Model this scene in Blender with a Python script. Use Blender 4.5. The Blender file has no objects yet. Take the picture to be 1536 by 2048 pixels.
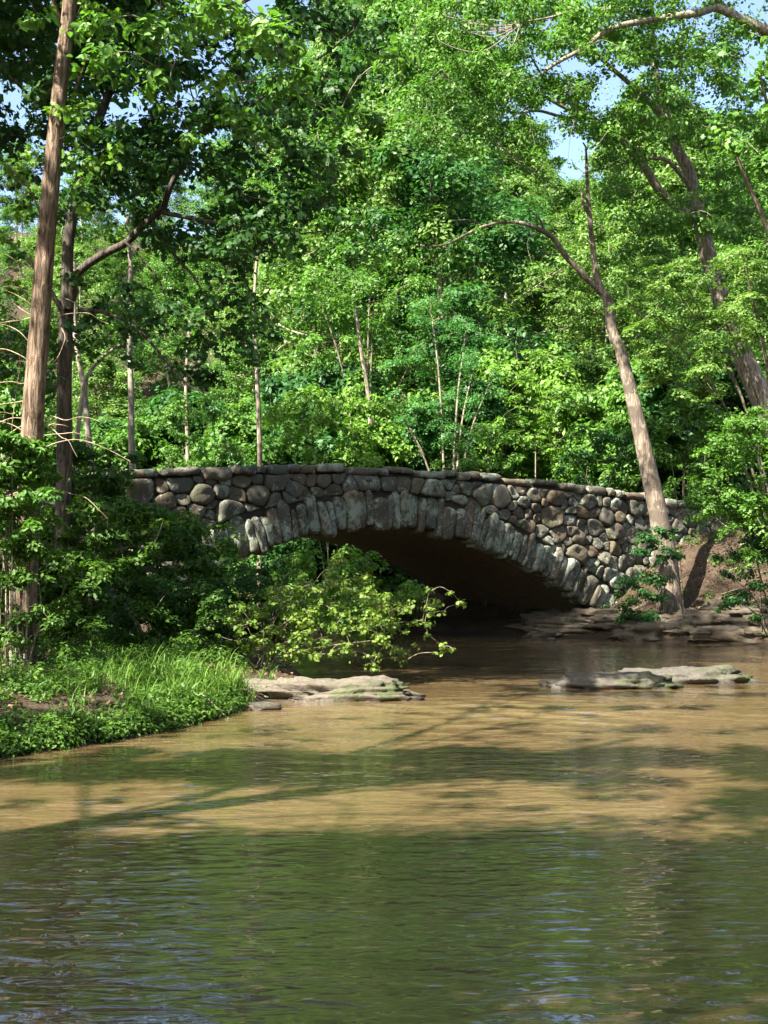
import bpy, math, random
import numpy as np
from mathutils import Vector, noise
R = math.radians
D = bpy.data
sc = bpy.context.scene
COL = sc.collection

# ---------------------------------------------------------------- camera, sky, sun
F = 2600.0; HY = 1173.0; CH = 2.27
PITCH = math.atan((HY-1024)/F)
cam = D.objects.new('camera', D.cameras.new('camera')); COL.objects.link(cam)
cam.location = (0, 0, CH); cam.rotation_euler = (R(90)+PITCH, 0, 0)
cam.data.sensor_fit = 'VERTICAL'; cam.data.sensor_height = 24; cam.data.lens = 24*F/2048
cam.data.clip_end = 2000; cam.data.clip_start = 0.1
sc.camera = cam
SUN_EL = R(45); SUN_H = Vector((-0.68, -0.73)).normalized()
SUN = Vector((SUN_H.x*math.cos(SUN_EL), SUN_H.y*math.cos(SUN_EL), math.sin(SUN_EL)))
w = D.worlds.new('World'); sc.world = w; w.use_nodes = True
nt = w.node_tree; nt.nodes.clear()
sky = nt.nodes.new('ShaderNodeTexSky'); sky.sky_type = 'NISHITA'; sky.sun_disc = False
sky.sun_elevation = SUN_EL; sky.sun_rotation = math.atan2(SUN.x, SUN.y)
sky.air_density = 1.0; sky.dust_density = 2.2; sky.ozone_density = 1.0
bg = nt.nodes.new('ShaderNodeBackground'); bg.inputs[1].default_value = 0.075
wo = nt.nodes.new('ShaderNodeOutputWorld')
nt.links.new(sky.outputs[0], bg.inputs[0]); nt.links.new(bg.outputs[0], wo.inputs[0])
sl = D.lights.new('sun', 'SUN'); sl.energy = 5.0; sl.angle = R(0.53); sl.color = (1.0, 0.945, 0.86)
so = D.objects.new('sun', sl); COL.objects.link(so)
so.rotation_euler = SUN.to_track_quat('Z', 'Y').to_euler(); so.location = (-40, -40, 60)
sc.view_settings.view_transform = 'Standard'; sc.view_settings.look = 'None'
sc.view_settings.gamma = 1.0; sc.view_settings.exposure = 2.4
sc.cycles.max_bounces = 6; sc.cycles.diffuse_bounces = 3; sc.cycles.glossy_bounces = 3
sc.cycles.transmission_bounces = 4; sc.cycles.transparent_max_bounces = 4
sc.cycles.caustics_reflective = False; sc.cycles.caustics_refractive = False

# ---------------------------------------------------------------- helpers
CP, SP = math.cos(PITCH), math.sin(PITCH)
def P(px, py, Y):
    u = (px-768)/F; v = (1024-py)/F
    dy = CP - v*SP; dz = SP + v*CP
    return np.array((Y*u/dy, Y, CH + Y*dz/dy))
def G(px, py, z=0.0):
    u = (px-768)/F; v = (1024-py)/F
    dy = CP - v*SP; dz = SP + v*CP
    t = (z-CH)/dz
    return np.array((t*u, t*dy, z))

def tag(o, label=None, cat=None, group=None, kind=None):
    if label: o['label'] = label
    if cat: o['category'] = cat
    if group: o['group'] = group
    if kind: o['kind'] = kind
    return o
def empty(name, loc, rz=0, scale=1.0):
    o = D.objects.new(name, None); COL.objects.link(o)
    o.location = tuple(loc); o.rotation_euler = (0, 0, rz); o.scale = (scale,)*3
    o.empty_display_size = 0.3
    return o
def mk(name, V, faces, mat, parent=None, smooth=False, tint=None, off=None):
    """V (n,3); faces: list of int arrays (m,k); tint: one float per face, in order."""
    V = np.asarray(V, dtype=np.float64)
    if off is not None: V = V - np.asarray(off)
    me = D.meshes.new(name)
    fs = [np.asarray(f, dtype=np.int32) for f in faces if len(f)]
    me.vertices.add(len(V)); me.vertices.foreach_set('co', V.astype(np.float32).ravel())
    nl = sum(f.size for f in fs); nf = sum(len(f) for f in fs)
    me.loops.add(nl); me.polygons.add(nf)
    me.loops.foreach_set('vertex_index', np.concatenate([f.ravel() for f in fs]))
    tot = np.concatenate([np.full(len(f), f.shape[1], np.int32) for f in fs])
    st = np.concatenate([[0], np.cumsum(tot)[:-1]]).astype(np.int32)
    me.polygons.foreach_set('loop_start', st); me.polygons.foreach_set('loop_total', tot)
    if smooth: me.polygons.foreach_set('use_smooth', np.ones(nf, bool))
    if tint is not None:
        a = me.attributes.new('tint', 'FLOAT', 'FACE'); a.data.foreach_set('value', np.asarray(tint, np.float32))
    me.materials.append(mat)
    me.update(calc_edges=True)
    o = D.objects.new(name, me); COL.objects.link(o)
    if parent is not None: o.parent = parent
    return o

class Acc:
    """collects geometry"""
    def __init__(s): s.V = []; s.F = {}; s.n = 0; s.T = {}
    def add(s, V, F, t=None):
        V = np.asarray(V, float); F = np.asarray(F, int)
        s.V.append(V); k = F.shape[1]
        s.F.setdefault(k, []).append(F+s.n)
        s.T.setdefault(k, []).append(np.full(len(F), 0.5) if t is None else (np.full(len(F), t) if np.isscalar(t) else np.asarray(t)))
        s.n += len(V)
    def build(s, name, mat, parent=None, smooth=False, off=None):
        ks = sorted(s.F)
        return mk(name, np.concatenate(s.V), [np.concatenate(s.F[k]) for k in ks], mat, parent, smooth,
                  np.concatenate([np.concatenate(s.T[k]) for k in ks]), off)

def spline(pts, n):
    pts = np.asarray(pts, float)
    p = np.vstack([2*pts[0]-pts[1], pts, 2*pts[-1]-pts[-2]])
    m = len(pts)-1; out = []
    ts = np.linspace(0, m, n)
    for t in ts:
        i = min(int(t), m-1); u = t-i
        a, b, c, d = p[i], p[i+1], p[i+2], p[i+3]
        out.append(0.5*((2*b)+(-a+c)*u+(2*a-5*b+4*c-d)*u*u+(-a+3*b-3*c+d)*u**3))
    return np.array(out)
def tube(acc, pts, rad, sides=6, rough=0.0, rng=None, t=0.5):
    pts = np.asarray(pts, float); n = len(pts)
    rad = np.broadcast_to(np.asarray(rad, float), (n,))
    tg = np.gradient(pts, axis=0); tg /= np.linalg.norm(tg, axis=1)[:, None]+1e-9
    ref = np.array((0.31, 0.95, 0.05)) if abs(tg[0, 1]) < 0.8 else np.array((1, 0.1, 0))
    a = np.linspace(0, 2*math.pi, sides, endpoint=False)
    V = np.empty((n, sides, 3))
    u = np.cross(tg, ref); u /= np.linalg.norm(u, axis=1)[:, None]+1e-9
    vv = np.cross(tg, u)
    rr = rad[:, None]*np.ones((n, sides))
    if rough and rng is not None: rr = rr*(1+rough*rng.normal(size=(n, sides)))
    V = pts[:, None, :] + rr[:, :, None]*(np.cos(a)[None, :, None]*u[:, None, :]+np.sin(a)[None, :, None]*vv[:, None, :])
    i = np.arange(n-1)[:, None]*sides; j = np.arange(sides)[None, :]; j2 = (j+1) % sides
    Fq = np.stack([i+j, i+j2, i+sides+j2, i+sides+j], -1).reshape(-1, 4)
    acc.add(V.reshape(-1, 3), Fq, t)

def unit(v): return v/(np.linalg.norm(v, axis=-1, keepdims=True)+1e-9)
def leaf_shape(kind):
    if kind == 'diamond':
        return np.array([(-.5, 0, 0), (0.02, .3, .07), (.5, 0, -.05), (0.02, -.3, .07)]), np.array([(0, 2, 1), (0, 3, 2)])
    if kind == 'oval':
        return (np.array([(-.5, 0, 0), (-.15, .26, .06), (.25, .2, .03), (.55, 0, -.1), (.25, -.2, .03), (-.15, -.26, .06)]),
                np.array([(0, 3, 2, 1), (0, 5, 4, 3)]))
    if kind == 'maple':
        o = [(-.42, 0, 0), (-.38, .3, -.03), (-.12, .26, .03), (-.02, .55, -.08), (.16, .24, .02), (.32, .3, -.04), (.62, 0, -.1),
             (.32, -.3, -.04), (.16, -.24, .02), (-.02, -.55, -.08), (-.12, -.26, .03), (-.38, -.3, -.03)]
        V = np.array([(0, 0, .03)]+o); n = len(o)
        return V, np.array([(0, 1+(i+1) % n, 1+i) for i in range(n)])
    if kind == 'lance':
        return np.array([(-.5, 0, 0), (-.1, .13, .04), (.5, 0, -.08), (-.1, -.13, .04)]), np.array([(0, 2, 1), (0, 3, 2)])
def leaves(acc, C, N, S, kind, rng, tint=None, tdir=None):
    n = len(C); L, Fc = leaf_shape(kind)
    N = unit(N); T = rng.normal(size=(n, 3))
    if tdir is not None: T = T*0.5 + tdir
    T = unit(T - (T*N).sum(1)[:, None]*N); B = np.cross(N, T)
    S = np.broadcast_to(S, (n,))
    V = C[:, None, :] + S[:, None, None]*(L[None, :, 0, None]*T[:, None]+L[None, :, 1, None]*B[:, None]+L[None, :, 2, None]*N[:, None])
    k = len(L)
    Fx = (np.arange(n)[:, None, None]*k + Fc[None]).reshape(-1, Fc.shape[1])
    if tint is None: tint = rng.random(n)
    acc.add(V.reshape(-1, 3), Fx, np.repeat(tint, len(Fc)))
def clumps(acc, C, rad, per, size, kind, rng, flat=0.55, up=1.0, droop=0.25, shell=0.45, cull=-0.45):
    """C (m,3) clump centres"""
    C = np.asarray(C, float); m = len(C)
    rad = np.broadcast_to(np.asarray(rad, float), (m,))
    n = np.maximum(6, (per*(rad/rad.mean())**2).astype(int)); idx = np.repeat(np.arange(m), n); tot = len(idx)
    d = unit(rng.normal(size=(tot, 3)))
    r = (rng.random(tot)**shell)*(0.75+0.5*rng.random(tot))
    off = d*r[:, None]*rad[idx][:, None]
    ax = rng.normal(size=(m, 2))*0.25
    flatv = flat*(0.7+0.6*rng.random(m))
    off[:, 2] = off[:, 2]*flatv[idx] + (off[:, :2]*ax[idx]).sum(1)
    off[:, 2] -= droop*(off[:, 0]**2+off[:, 1]**2)/(rad[idx]+1e-6)
    N = d*1.0 + np.array((0, 0, up*.75)) + rng.normal(size=(tot, 3))*0.5
    ct = rng.random(m)*0.5
    Q = C[idx]+off; f = 2.1/(rad.mean()+.3)
    g = (np.sin(Q[:, 0]*f*2.1+1.3*np.sin(Q[:, 1]*f*1.7))+np.sin(Q[:, 1]*f*2.3+1.7*np.sin(Q[:, 2]*f*2.2+.5))+np.sin(Q[:, 2]*f*2.9+1.1*np.sin(Q[:, 0]*f*1.3+2)))
    kp = g+rng.normal(size=tot)*0.5 > cull
    off, N, idx = off[kp], N[kp], idx[kp]; tot = len(idx)
    leaves(acc, C[idx]+off, N, size*(0.65+0.7*rng.random(tot)), kind, rng, ct[idx]+0.5*rng.random(tot))

# ---------------------------------------------------------------- materials
def newmat(name):
    m = D.materials.new(name); m.use_nodes = True; m.node_tree.nodes.clear()
    return m, m.node_tree
def nd(nt, t, **kw):
    n = nt.nodes.new(t)
    for k, v in kw.items():
        if k.startswith('i_'): n.inputs[k[2:].replace('_', ' ')].default_value = v
        else: setattr(n, k, v)
    return n
def ramp(nt, fac, stops, interp='LINEAR'):
    r = nt.nodes.new('ShaderNodeValToRGB'); r.color_ramp.interpolation = interp
    e = r.color_ramp.elements
    while len(e) < len(stops): e.new(0.5)
    for el, (p, c) in zip(e, stops):
        el.position = p; el.color = (c[0], c[1], c[2], 1) if len(c) == 3 else c
    nt.links.new(fac, r.inputs[0]); return r
def coords(nt, scale=(1, 1, 1), obj=True):
    tc = nt.nodes.new('ShaderNodeTexCoord'); mp = nt.nodes.new('ShaderNodeMapping')
    mp.inputs['Scale'].default_value = scale
    nt.links.new(tc.outputs['Object' if obj else 'Generated'], mp.inputs[0]); return mp.outputs[0]
def noise_tex(nt, vec, scale, detail=4, rough=0.55, dist=0.0):
    n = nt.nodes.new('ShaderNodeTexNoise'); n.inputs['Scale'].default_value = scale
    n.inputs['Detail'].default_value = detail; n.inputs['Roughness'].default_value = rough
    n.inputs['Distortion'].default_value = dist
    nt.links.new(vec, n.inputs['Vector']); return n
def mixc(nt, fac, a, b, mode='MIX'):
    m = nt.nodes.new('ShaderNodeMix'); m.data_type = 'RGBA'; m.blend_type = mode
    for s, v in ((0, fac), (6, a), (7, b)):
        if hasattr(v, 'links'): nt.links.new(v, m.inputs[s])
        elif isinstance(v, (int, float)): m.inputs[s].default_value = v
        else: m.inputs[s].default_value = (v[0], v[1], v[2], 1)
    return m.outputs[2]
def math_(nt, op, a, b=None, clamp=False):
    m = nt.nodes.new('ShaderNodeMath'); m.operation = op; m.use_clamp = clamp
    for s, v in ((0, a), (1, b)):
        if v is None: continue
        if hasattr(v, 'links'): nt.links.new(v, m.inputs[s])
        else: m.inputs[s].default_value = v
    return m.outputs[0]

def leaf_mat(name, dark, light, trans=0.40, rough=0.5, spec=0.32, dead=0.0):
    m, nt = newmat(name)
    at = nd(nt, 'ShaderNodeAttribute', attribute_name='tint')
    oi = nd(nt, 'ShaderNodeObjectInfo')
    f = math_(nt, 'ADD', math_(nt, 'MULTIPLY', at.outputs['Fac'], 0.8), math_(nt, 'MULTIPLY', oi.outputs['Random'], 0.2))
    st = [(0.0, dark), (0.9, light)]
    if dead: st += [(0.955, light), (0.975, (0.30, 0.13, 0.05)), (1.0, (0.34, 0.2, 0.06))]
    col = ramp(nt, f, st).outputs[0]
    p = nd(nt, 'ShaderNodeBsdfPrincipled'); p.inputs['Roughness'].default_value = rough
    p.inputs['Specular IOR Level'].default_value = spec
    nt.links.new(col, p.inputs['Base Color'])
    tr = nd(nt, 'ShaderNodeBsdfTranslucent')
    tcol = mixc(nt, 1.0, col, (1.12, 1.35, 0.6), 'MULTIPLY')
    nt.links.new(tcol, tr.inputs[0])
    mx = nd(nt, 'ShaderNodeMixShader'); mx.inputs[0].default_value = trans
    nt.links.new(p.outputs[0], mx.inputs[1]); nt.links.new(tr.outputs[0], mx.inputs[2])
    o = nd(nt, 'ShaderNodeOutputMaterial'); nt.links.new(mx.outputs[0], o.inputs[0])
    return m
def bark_mat(name, c_dark, c_mid, c_light, furrow=9.0, bump=0.5, patch=None, dist=0.02):
    m, nt = newmat(name)
    v = coords(nt, (furrow, furrow, furrow*0.16))
    n1 = noise_tex(nt, v, 1.6, 6, 0.62, 0.6)
    v2 = coords(nt, (1, 1, 1)); n2 = noise_tex(nt, v2, 2.0, 5, 0.6)
    c = ramp(nt, n1.outputs[0], [(0.40, c_dark), (0.49, c_mid), (0.62, c_light)]).outputs[0]
    c = mixc(nt, math_(nt, 'MULTIPLY', n2.outputs[0], 0.5), c, (c_mid[0]*1.2, c_mid[1]*1.15, c_mid[2]*1.0))
    if patch:
        pr = ramp(nt, noise_tex(nt, v2, 1.3, 4, 0.6).outputs[0], [(0.48, (0, 0, 0)), (0.56, (1, 1, 1))])
        c = mixc(nt, pr.outputs[0], c, patch)
    p = nd(nt, 'ShaderNodeBsdfPrincipled'); p.inputs['Roughness'].default_value = 0.85
    p.inputs['Specular IOR Level'].default_value = 0.2
    nt.links.new(c, p.inputs['Base Color'])
    b = nd(nt, 'ShaderNodeBump'); b.inputs['Strength'].default_value = bump; b.inputs['Distance'].default_value = dist*2
    nt.links.new(n1.outputs[0], b.inputs['Height']); nt.links.new(b.outputs[0], p.inputs['Normal'])
    o = nd(nt, 'ShaderNodeOutputMaterial'); nt.links.new(p.outputs[0], o.inputs[0])
    return m
def stone_mat(name, stops, lichen=0.0, bump=0.4, scale=1.0, moss=0.0, strata=False, wet=False):
    m, nt = newmat(name)
    at = nd(nt, 'ShaderNodeAttribute', attribute_name='tint')
    v = coords(nt, (1, 1, 1))
    nb = noise_tex(nt, v, 1.7*scale, 5, 0.6); nf = noise_tex(nt, v, 14*scale, 6, 0.7)
    base = ramp(nt, at.outputs['Fac'], stops).outputs[0]
    var = ramp(nt, nf.outputs[0], [(0.3, (0.55, 0.53, 0.5)), (0.7, (1.35, 1.3, 1.22))]).outputs[0]
    c = mixc(nt, 1.0, base, var, 'MULTIPLY')
    c = mixc(nt, math_(nt, 'MULTIPLY', nb.outputs[0], 0.6), c, (0.06, 0.054, 0.038))
    if strata:
        vs = coords(nt, (1.2, 1.2, 14)); ns = noise_tex(nt, vs, 1.6, 4, 0.6)
        c = mixc(nt, ramp(nt, ns.outputs[0], [(0.35, (0.7, 0.7, 0.7)), (0.5, (0, 0, 0))]).outputs[0], c, (0.06, 0.052, 0.04))
    if lichen:
        l1 = noise_tex(nt, v, 3.4*scale, 10, 0.82, 1.0); l2 = noise_tex(nt, v, 0.8*scale, 2, 0.5)
        s = math_(nt, 'ADD', math_(nt, 'ADD', l1.outputs[0], math_(nt, 'MULTIPLY', l2.outputs[0], 0.5)), math_(nt, 'MULTIPLY', at.outputs['Fac'], 0.05))
        lm = ramp(nt, s, [(0.915-0.12*lichen, (0, 0, 0)), (0.945-0.12*lichen, (.8, .8, .8))])
        c = mixc(nt, lm.outputs[0], c, (0.24, 0.265, 0.205))
    if moss:
        g = noise_tex(nt, v, 1.1*scale, 6, 0.65)
        gm = ramp(nt, g.outputs[0], [(0.60-0.14*moss, (0, 0, 0)), (0.7-0.14*moss, (1, 1, 1))])
        c = mixc(nt, math_(nt, 'MULTIPLY', gm.outputs[0], 0.8), c, (0.045, 0.065, 0.018))
    p = nd(nt, 'ShaderNodeBsdfPrincipled'); p.inputs['Roughness'].default_value = 0.8
    p.inputs['Specular IOR Level'].default_value = 0.25
    if wet:
        ge = nd(nt, 'ShaderNodeNewGeometry'); sx = nd(nt, 'ShaderNodeSeparateXYZ'); nt.links.new(ge.outputs['Position'], sx.inputs[0])
        hgt = math_(nt, 'ADD', sx.outputs[2], math_(nt, 'MULTIPLY', nb.outputs[0], 0.1))
        wr = ramp(nt, hgt, [(0.09, (1, 1, 1)), (0.15, (0, 0, 0))])
        c = mixc(nt, wr.outputs[0], c, mixc(nt, 1.0, c, (0.4, 0.36, 0.3), 'MULTIPLY'))
        rr = ramp(nt, wr.outputs[0], [(0, (.8, .8, .8)), (1, (.3, .3, .3))])
        nt.links.new(rr.outputs[0], p.inputs['Roughness'])
    nt.links.new(c, p.inputs['Base Color'])
    hsum = math_(nt, 'ADD', math_(nt, 'MULTIPLY', nb.outputs[0], 1.0), math_(nt, 'MULTIPLY', nf.outputs[0], 0.35))
    b = nd(nt, 'ShaderNodeBump'); b.inputs['Strength'].default_value = bump; b.inputs['Distance'].default_value = 0.12
    nt.links.new(hsum, b.inputs['Height']); nt.links.new(b.outputs[0], p.inputs['Normal'])
    o = nd(nt, 'ShaderNodeOutputMaterial'); nt.links.new(p.outputs[0], o.inputs[0])
    return m

M = {}
M['leaf_a'] = leaf_mat('leaf_forest', (0.030, 0.098, 0.014), (0.135, 0.26, 0.042))
M['leaf_b'] = leaf_mat('leaf_forest_olive', (0.046, 0.115, 0.018), (0.18, 0.28, 0.062))
M['leaf_c'] = leaf_mat('leaf_forest_deep', (0.014, 0.068, 0.016), (0.065, 0.165, 0.036))
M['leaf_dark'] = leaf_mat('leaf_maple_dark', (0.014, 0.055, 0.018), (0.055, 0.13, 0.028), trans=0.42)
M['leaf_lime'] = leaf_mat('leaf_lime', (0.065, 0.155, 0.018), (0.18, 0.31, 0.048), trans=0.42)
M['leaf_blue'] = leaf_mat('leaf_locust', (0.025, 0.12, 0.030), (0.10, 0.24, 0.065))
M['leaf_turn'] = leaf_mat('leaf_yellowing', (0.055, 0.125, 0.015), (0.20, 0.27, 0.045), trans=0.4, dead=1)
M['leaf_bank'] = leaf_mat('leaf_bank', (0.020, 0.070, 0.012), (0.11, 0.20, 0.025))
M['grass'] = leaf_mat('grass_blade', (0.03, 0.085, 0.012), (0.12, 0.21, 0.03), trans=0.35, rough=.55, spec=.2)
M['litter'] = leaf_mat('dry_leaf', (0.05, 0.03, 0.018), (0.22, 0.14, 0.08), trans=0.15, spec=.2)
M['bark_tall'] = bark_mat('bark_furrowed', (0.030, 0.022, 0.016), (0.13, 0.09, 0.06), (0.30, 0.22, 0.155), 8, 1.0, dist=0.06)
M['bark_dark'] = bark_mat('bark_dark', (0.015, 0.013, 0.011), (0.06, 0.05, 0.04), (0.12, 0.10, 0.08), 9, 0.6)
M['bark_pale'] = bark_mat('bark_pale', (0.09, 0.075, 0.055), (0.28, 0.24, 0.18), (0.44, 0.39, 0.31), 4, 0.4, patch=(0.17, 0.15, 0.11))
M['bark_mid'] = bark_mat('bark_mid', (0.05, 0.04, 0.03), (0.17, 0.14, 0.105), (0.30, 0.26, 0.20), 7, 0.5)
M['bark_lean'] = bark_mat('bark_leaning', (0.04, 0.032, 0.024), (0.17, 0.135, 0.10), (0.33, 0.275, 0.21), 5, 0.8, patch=(0.10, 0.08, 0.06), dist=.04)
M['vine'] = bark_mat('vine_bark', (0.12, 0.09, 0.06), (0.34, 0.26, 0.17), (0.45, 0.36, 0.25), 12, 0.2)
ST = [(0.0, (0.11, 0.078, 0.048)), (0.25, (0.115, 0.098, 0.072)), (0.5, (0.075, 0.07, 0.054)), (0.75, (0.095, 0.095, 0.078)), (1.0, (0.18, 0.155, 0.12))]
M['stone'] = stone_mat('bridge_stone', ST, lichen=0.75, moss=0.15, bump=0.5)
M['vouss'] = stone_mat('arch_stone', ST, lichen=1.15, moss=0.2, bump=0.5)
M['mortar'] = stone_mat('mortar', [(0, (0.022, 0.02, 0.015)), (1, (0.03, 0.026, 0.02))], bump=0.3)
M['vault'] = stone_mat('vault_concrete', [(0, (0.19, 0.14, 0.09)), (1, (0.22, 0.165, 0.105))], strata=True, bump=0.25, scale=0.6)
M['rock'] = stone_mat('creek_rock', [(0, (0.07, 0.065, 0.055)), (0.45, (0.15, 0.13, 0.10)), (1, (0.07, 0.068, 0.062))], moss=0.35, bump=0.6, strata=True, wet=True)
M['ledge'] = stone_mat('ledge_rock', [(0, (0.085, 0.068, 0.052)), (1, (0.15, 0.118, 0.086))], moss=0.1, bump=0.6, strata=True, wet=True)

# ---------------------------------------------------------------- bridge frame of reference
TH = R(35); EX = np.array((math.cos(TH), math.sin(TH))); EN = np.array((-math.sin(TH), math.cos(TH)))
C0 = np.array((0.3, 54.0))
def face(s, z, n=0.0):
    s = np.asarray(s, float); z = np.asarray(z, float); n = np.asarray(n, float)
    x = C0[0]+s*EX[0]+n*EN[0]; y = C0[1]+s*EX[1]+n*EN[1]
    return np.stack(np.broadcast_arrays(x, y, z), -1)
def unface(px, py):
    d = P(px, py, 1.0)-np.array((0, 0, CH))
    # EN . (t*d - C0) = 0
    t = (EN @ C0)/(EN @ d[:2]); q = t*d[:2]-C0
    return float(EX @ q), float(CH+t*d[2])
WD = 10.0
INT = np.array([unface(*p) for p in [(205, 1330), (240, 1285), (290, 1228), (345, 1182), (405, 1146), (470, 1114), (540, 1090), (620, 1072), (700, 1058), (780, 1053), (860, 1062), (940, 1083), (1000, 1106), (1060, 1137), (1120, 1173), (1175, 1212), (1212, 1246), (1236, 1282), (1250, 1310)]])
TOP = np.array([unface(*p) for p in [(-300, 950), (60, 955), (180, 945), (250, 938), (340, 935), (420, 932), (560, 929), (680, 929), (800, 936), (900, 943), (1000, 952), (1100, 963), (1200, 976), (1300, 990), (1345, 998), (1440, 1012)]])
print('INT', np.round(INT, 2).tolist()); print('TOP', np.round(TOP, 2).tolist())
S_END = TOP[-1, 0]
def ztop(s): return np.interp(s, TOP[:, 0], TOP[:, 1])
def deck(s): return np.interp(s, [-40, -12, 0, 12, 40], [5.0, 5.6, 6.1, 5.4, 5.0])

# ---------------------------------------------------------------- terrain
XL = np.array([(-30, -9), (3, -8), (10, -6.9), (14, -6.3), (17.3, -5.2), (18.9, -4.2), (20.9, -3.4), (23.4, -2.75), (25.8, -2.3), (29, -1.6), (34, -2.2), (40, -4.2), (44, -7.5), (47, -10.2), (55, -16.5), (65, -27), (75, -40), (90, -60)])
XR = np.array([(-30, 16), (3, 14), (20, 15), (40, 15.6), (48, 16), (50, 14.8), (53.6, 11.0), (57.9, 7.6), (62, 3.6), (66, -2.5), (70, -9), (75, -16), (82, -30), (90, -50)])
def seg_dist(X, Y, pl):
    d = np.full(X.shape, 1e9)
    for (y0, x0), (y1, x1) in zip(pl[:-1], pl[1:]):
        dx, dy = x1-x0, y1-y0; L = dx*dx+dy*dy
        t = np.clip(((X-x0)*dx+(Y-y0)*dy)/L, 0, 1)
        d = np.minimum(d, np.hypot(X-x0-t*dx, Y-y0-t*dy))
    return d
def vnoise(X, Y, sc_, seed=0.0):
    f = np.vectorize(lambda x, y: noise.fractal((x*sc_+seed, y*sc_, seed), 0.9, 2.0, 4))
    return f(X, Y)
def ground_base(X, Y):
    X = np.asarray(X, float); Y = np.asarray(Y, float)
    dl = seg_dist(X, Y, XL)*np.where(X < np.interp(Y, XL[:, 0], XL[:, 1]), 1, -1)
    dr = seg_dist(X, Y, XR)*np.where(X > np.interp(Y, XR[:, 0], XR[:, 1]), 1, -1)
    zl = np.interp(dl, [-6, -1, 0, .25, 2, 6, 12, 30, 80], [-1.2, -.5, 0, .22, .5, 1.05, 1.6, 4, 12])
    zr = np.interp(dr, [-6, -1, 0, .3, 3, 5, 8, 11, 30, 80], [-1.2, -.4, 0, .12, .75, 1.7, 4.0, 5.0, 7, 17])
    farside = np.interp((X-C0[0])*EN[0]+(Y-C0[1])*EN[1], [8, 13], [0, 1])
    zr2 = np.interp(dr, [-6, -1, 0, .4, 3, 8, 14, 30, 80], [-1.2, -.4, 0, .3, 1.0, 2.6, 4.0, 8, 24])
    zr = zr*(1-farside)+zr2*farside
    z = np.maximum(zl, zr)
    hb = (X-C0[0])*EN[0]*0.5+(Y-C0[1])
    z = np.maximum(z, np.interp(hb, [8, 18, 45, 110, 180], [-1, 1.2, 9, 40, 62]))
    # road embankment
    s = (X-C0[0])*EX[0]+(Y-C0[1])*EX[1]; n = (X-C0[0])*EN[0]+(Y-C0[1])*EN[1]
    e = deck(s) - np.maximum(0, np.maximum(-n+0.2, n-WD-1.0))*0.95
    k = np.clip((np.abs(s-0.3)-13.4)/0.8, 0, 1)
    e = np.where(k > 0, e*k + -1.5*(1-k), -9)
    e = np.where((n < 0.1) & (s > 0), e-2.0*np.exp(-((s-15)/3)**2), e)
    z = np.maximum(z, e)
    return z
def ground_z(x, y): return float(ground_base(np.array(x), np.array(y)))

gx = np.concatenate([np.linspace(-110, -26, 22), np.linspace(-25, 25, 170), np.linspace(26, 120, 24)])
gy = np.concatenate([np.linspace(-40, 8, 14), np.linspace(9, 72, 230), np.linspace(73, 260, 56)])
GX, GY = np.meshgrid(gx, gy)
GZ = ground_base(GX, GY)
nz = vnoise(GX, GY, 0.7, 3.1)
GZ = GZ + np.where(GZ > 0.1, 0.10, 0.03)*nz
i = np.arange(len(gy)-1)[:, None]*len(gx); j = np.arange(len(gx)-1)[None]
GF = np.stack([i+j, i+j+1, i+len(gx)+j+1, i+len(gx)+j], -1).reshape(-1, 4)
m, nt = newmat('ground_soil')
v = coords(nt); n1 = noise_tex(nt, v, 0.9, 6, 0.6); n2 = noise_tex(nt, v, 9, 6, 0.7); n3 = noise_tex(nt, v, 0.35, 3, 0.5)
c = ramp(nt, n2.outputs[0], [(0.3, (0.020, 0.014, 0.009)), (0.55, (0.055, 0.037, 0.024)), (0.75, (0.11, 0.075, 0.05))]).outputs[0]
c = mixc(nt, ramp(nt, n1.outputs[0], [(0.45, (0, 0, 0)), (0.62, (.6, .6, .6))]).outputs[0], c, (0.075, 0.055, 0.035))
ge = nd(nt, 'ShaderNodeNewGeometry'); sx = nd(nt, 'ShaderNodeSeparateXYZ'); nt.links.new(ge.outputs['Position'], sx.inputs[0])
wet = ramp(nt, sx.outputs[2], [(0.08, (1, 1, 1)), (0.16, (0, 0, 0))]).outputs[0]
c = mixc(nt, wet, c, (0.035, 0.026, 0.017))
p = nd(nt, 'ShaderNodeBsdfPrincipled'); p.inputs['Roughness'].default_value = 0.9; p.inputs['Specular IOR Level'].default_value = 0.15
nt.links.new(c, p.inputs['Base Color'])
b = nd(nt, 'ShaderNodeBump'); b.inputs['Strength'].default_value = 0.8; b.inputs['Distance'].default_value = 0.08
nt.links.new(n2.outputs[0], b.inputs['Height']); nt.links.new(b.outputs[0], p.inputs['Normal'])
o = nd(nt, 'ShaderNodeOutputMaterial'); nt.links.new(p.outputs[0], o.inputs[0]); M['soil'] = m
tag(mk('ground', np.stack([GX, GY, GZ], -1).reshape(-1, 3), [GF], M['soil'], smooth=True), kind='structure')

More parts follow.
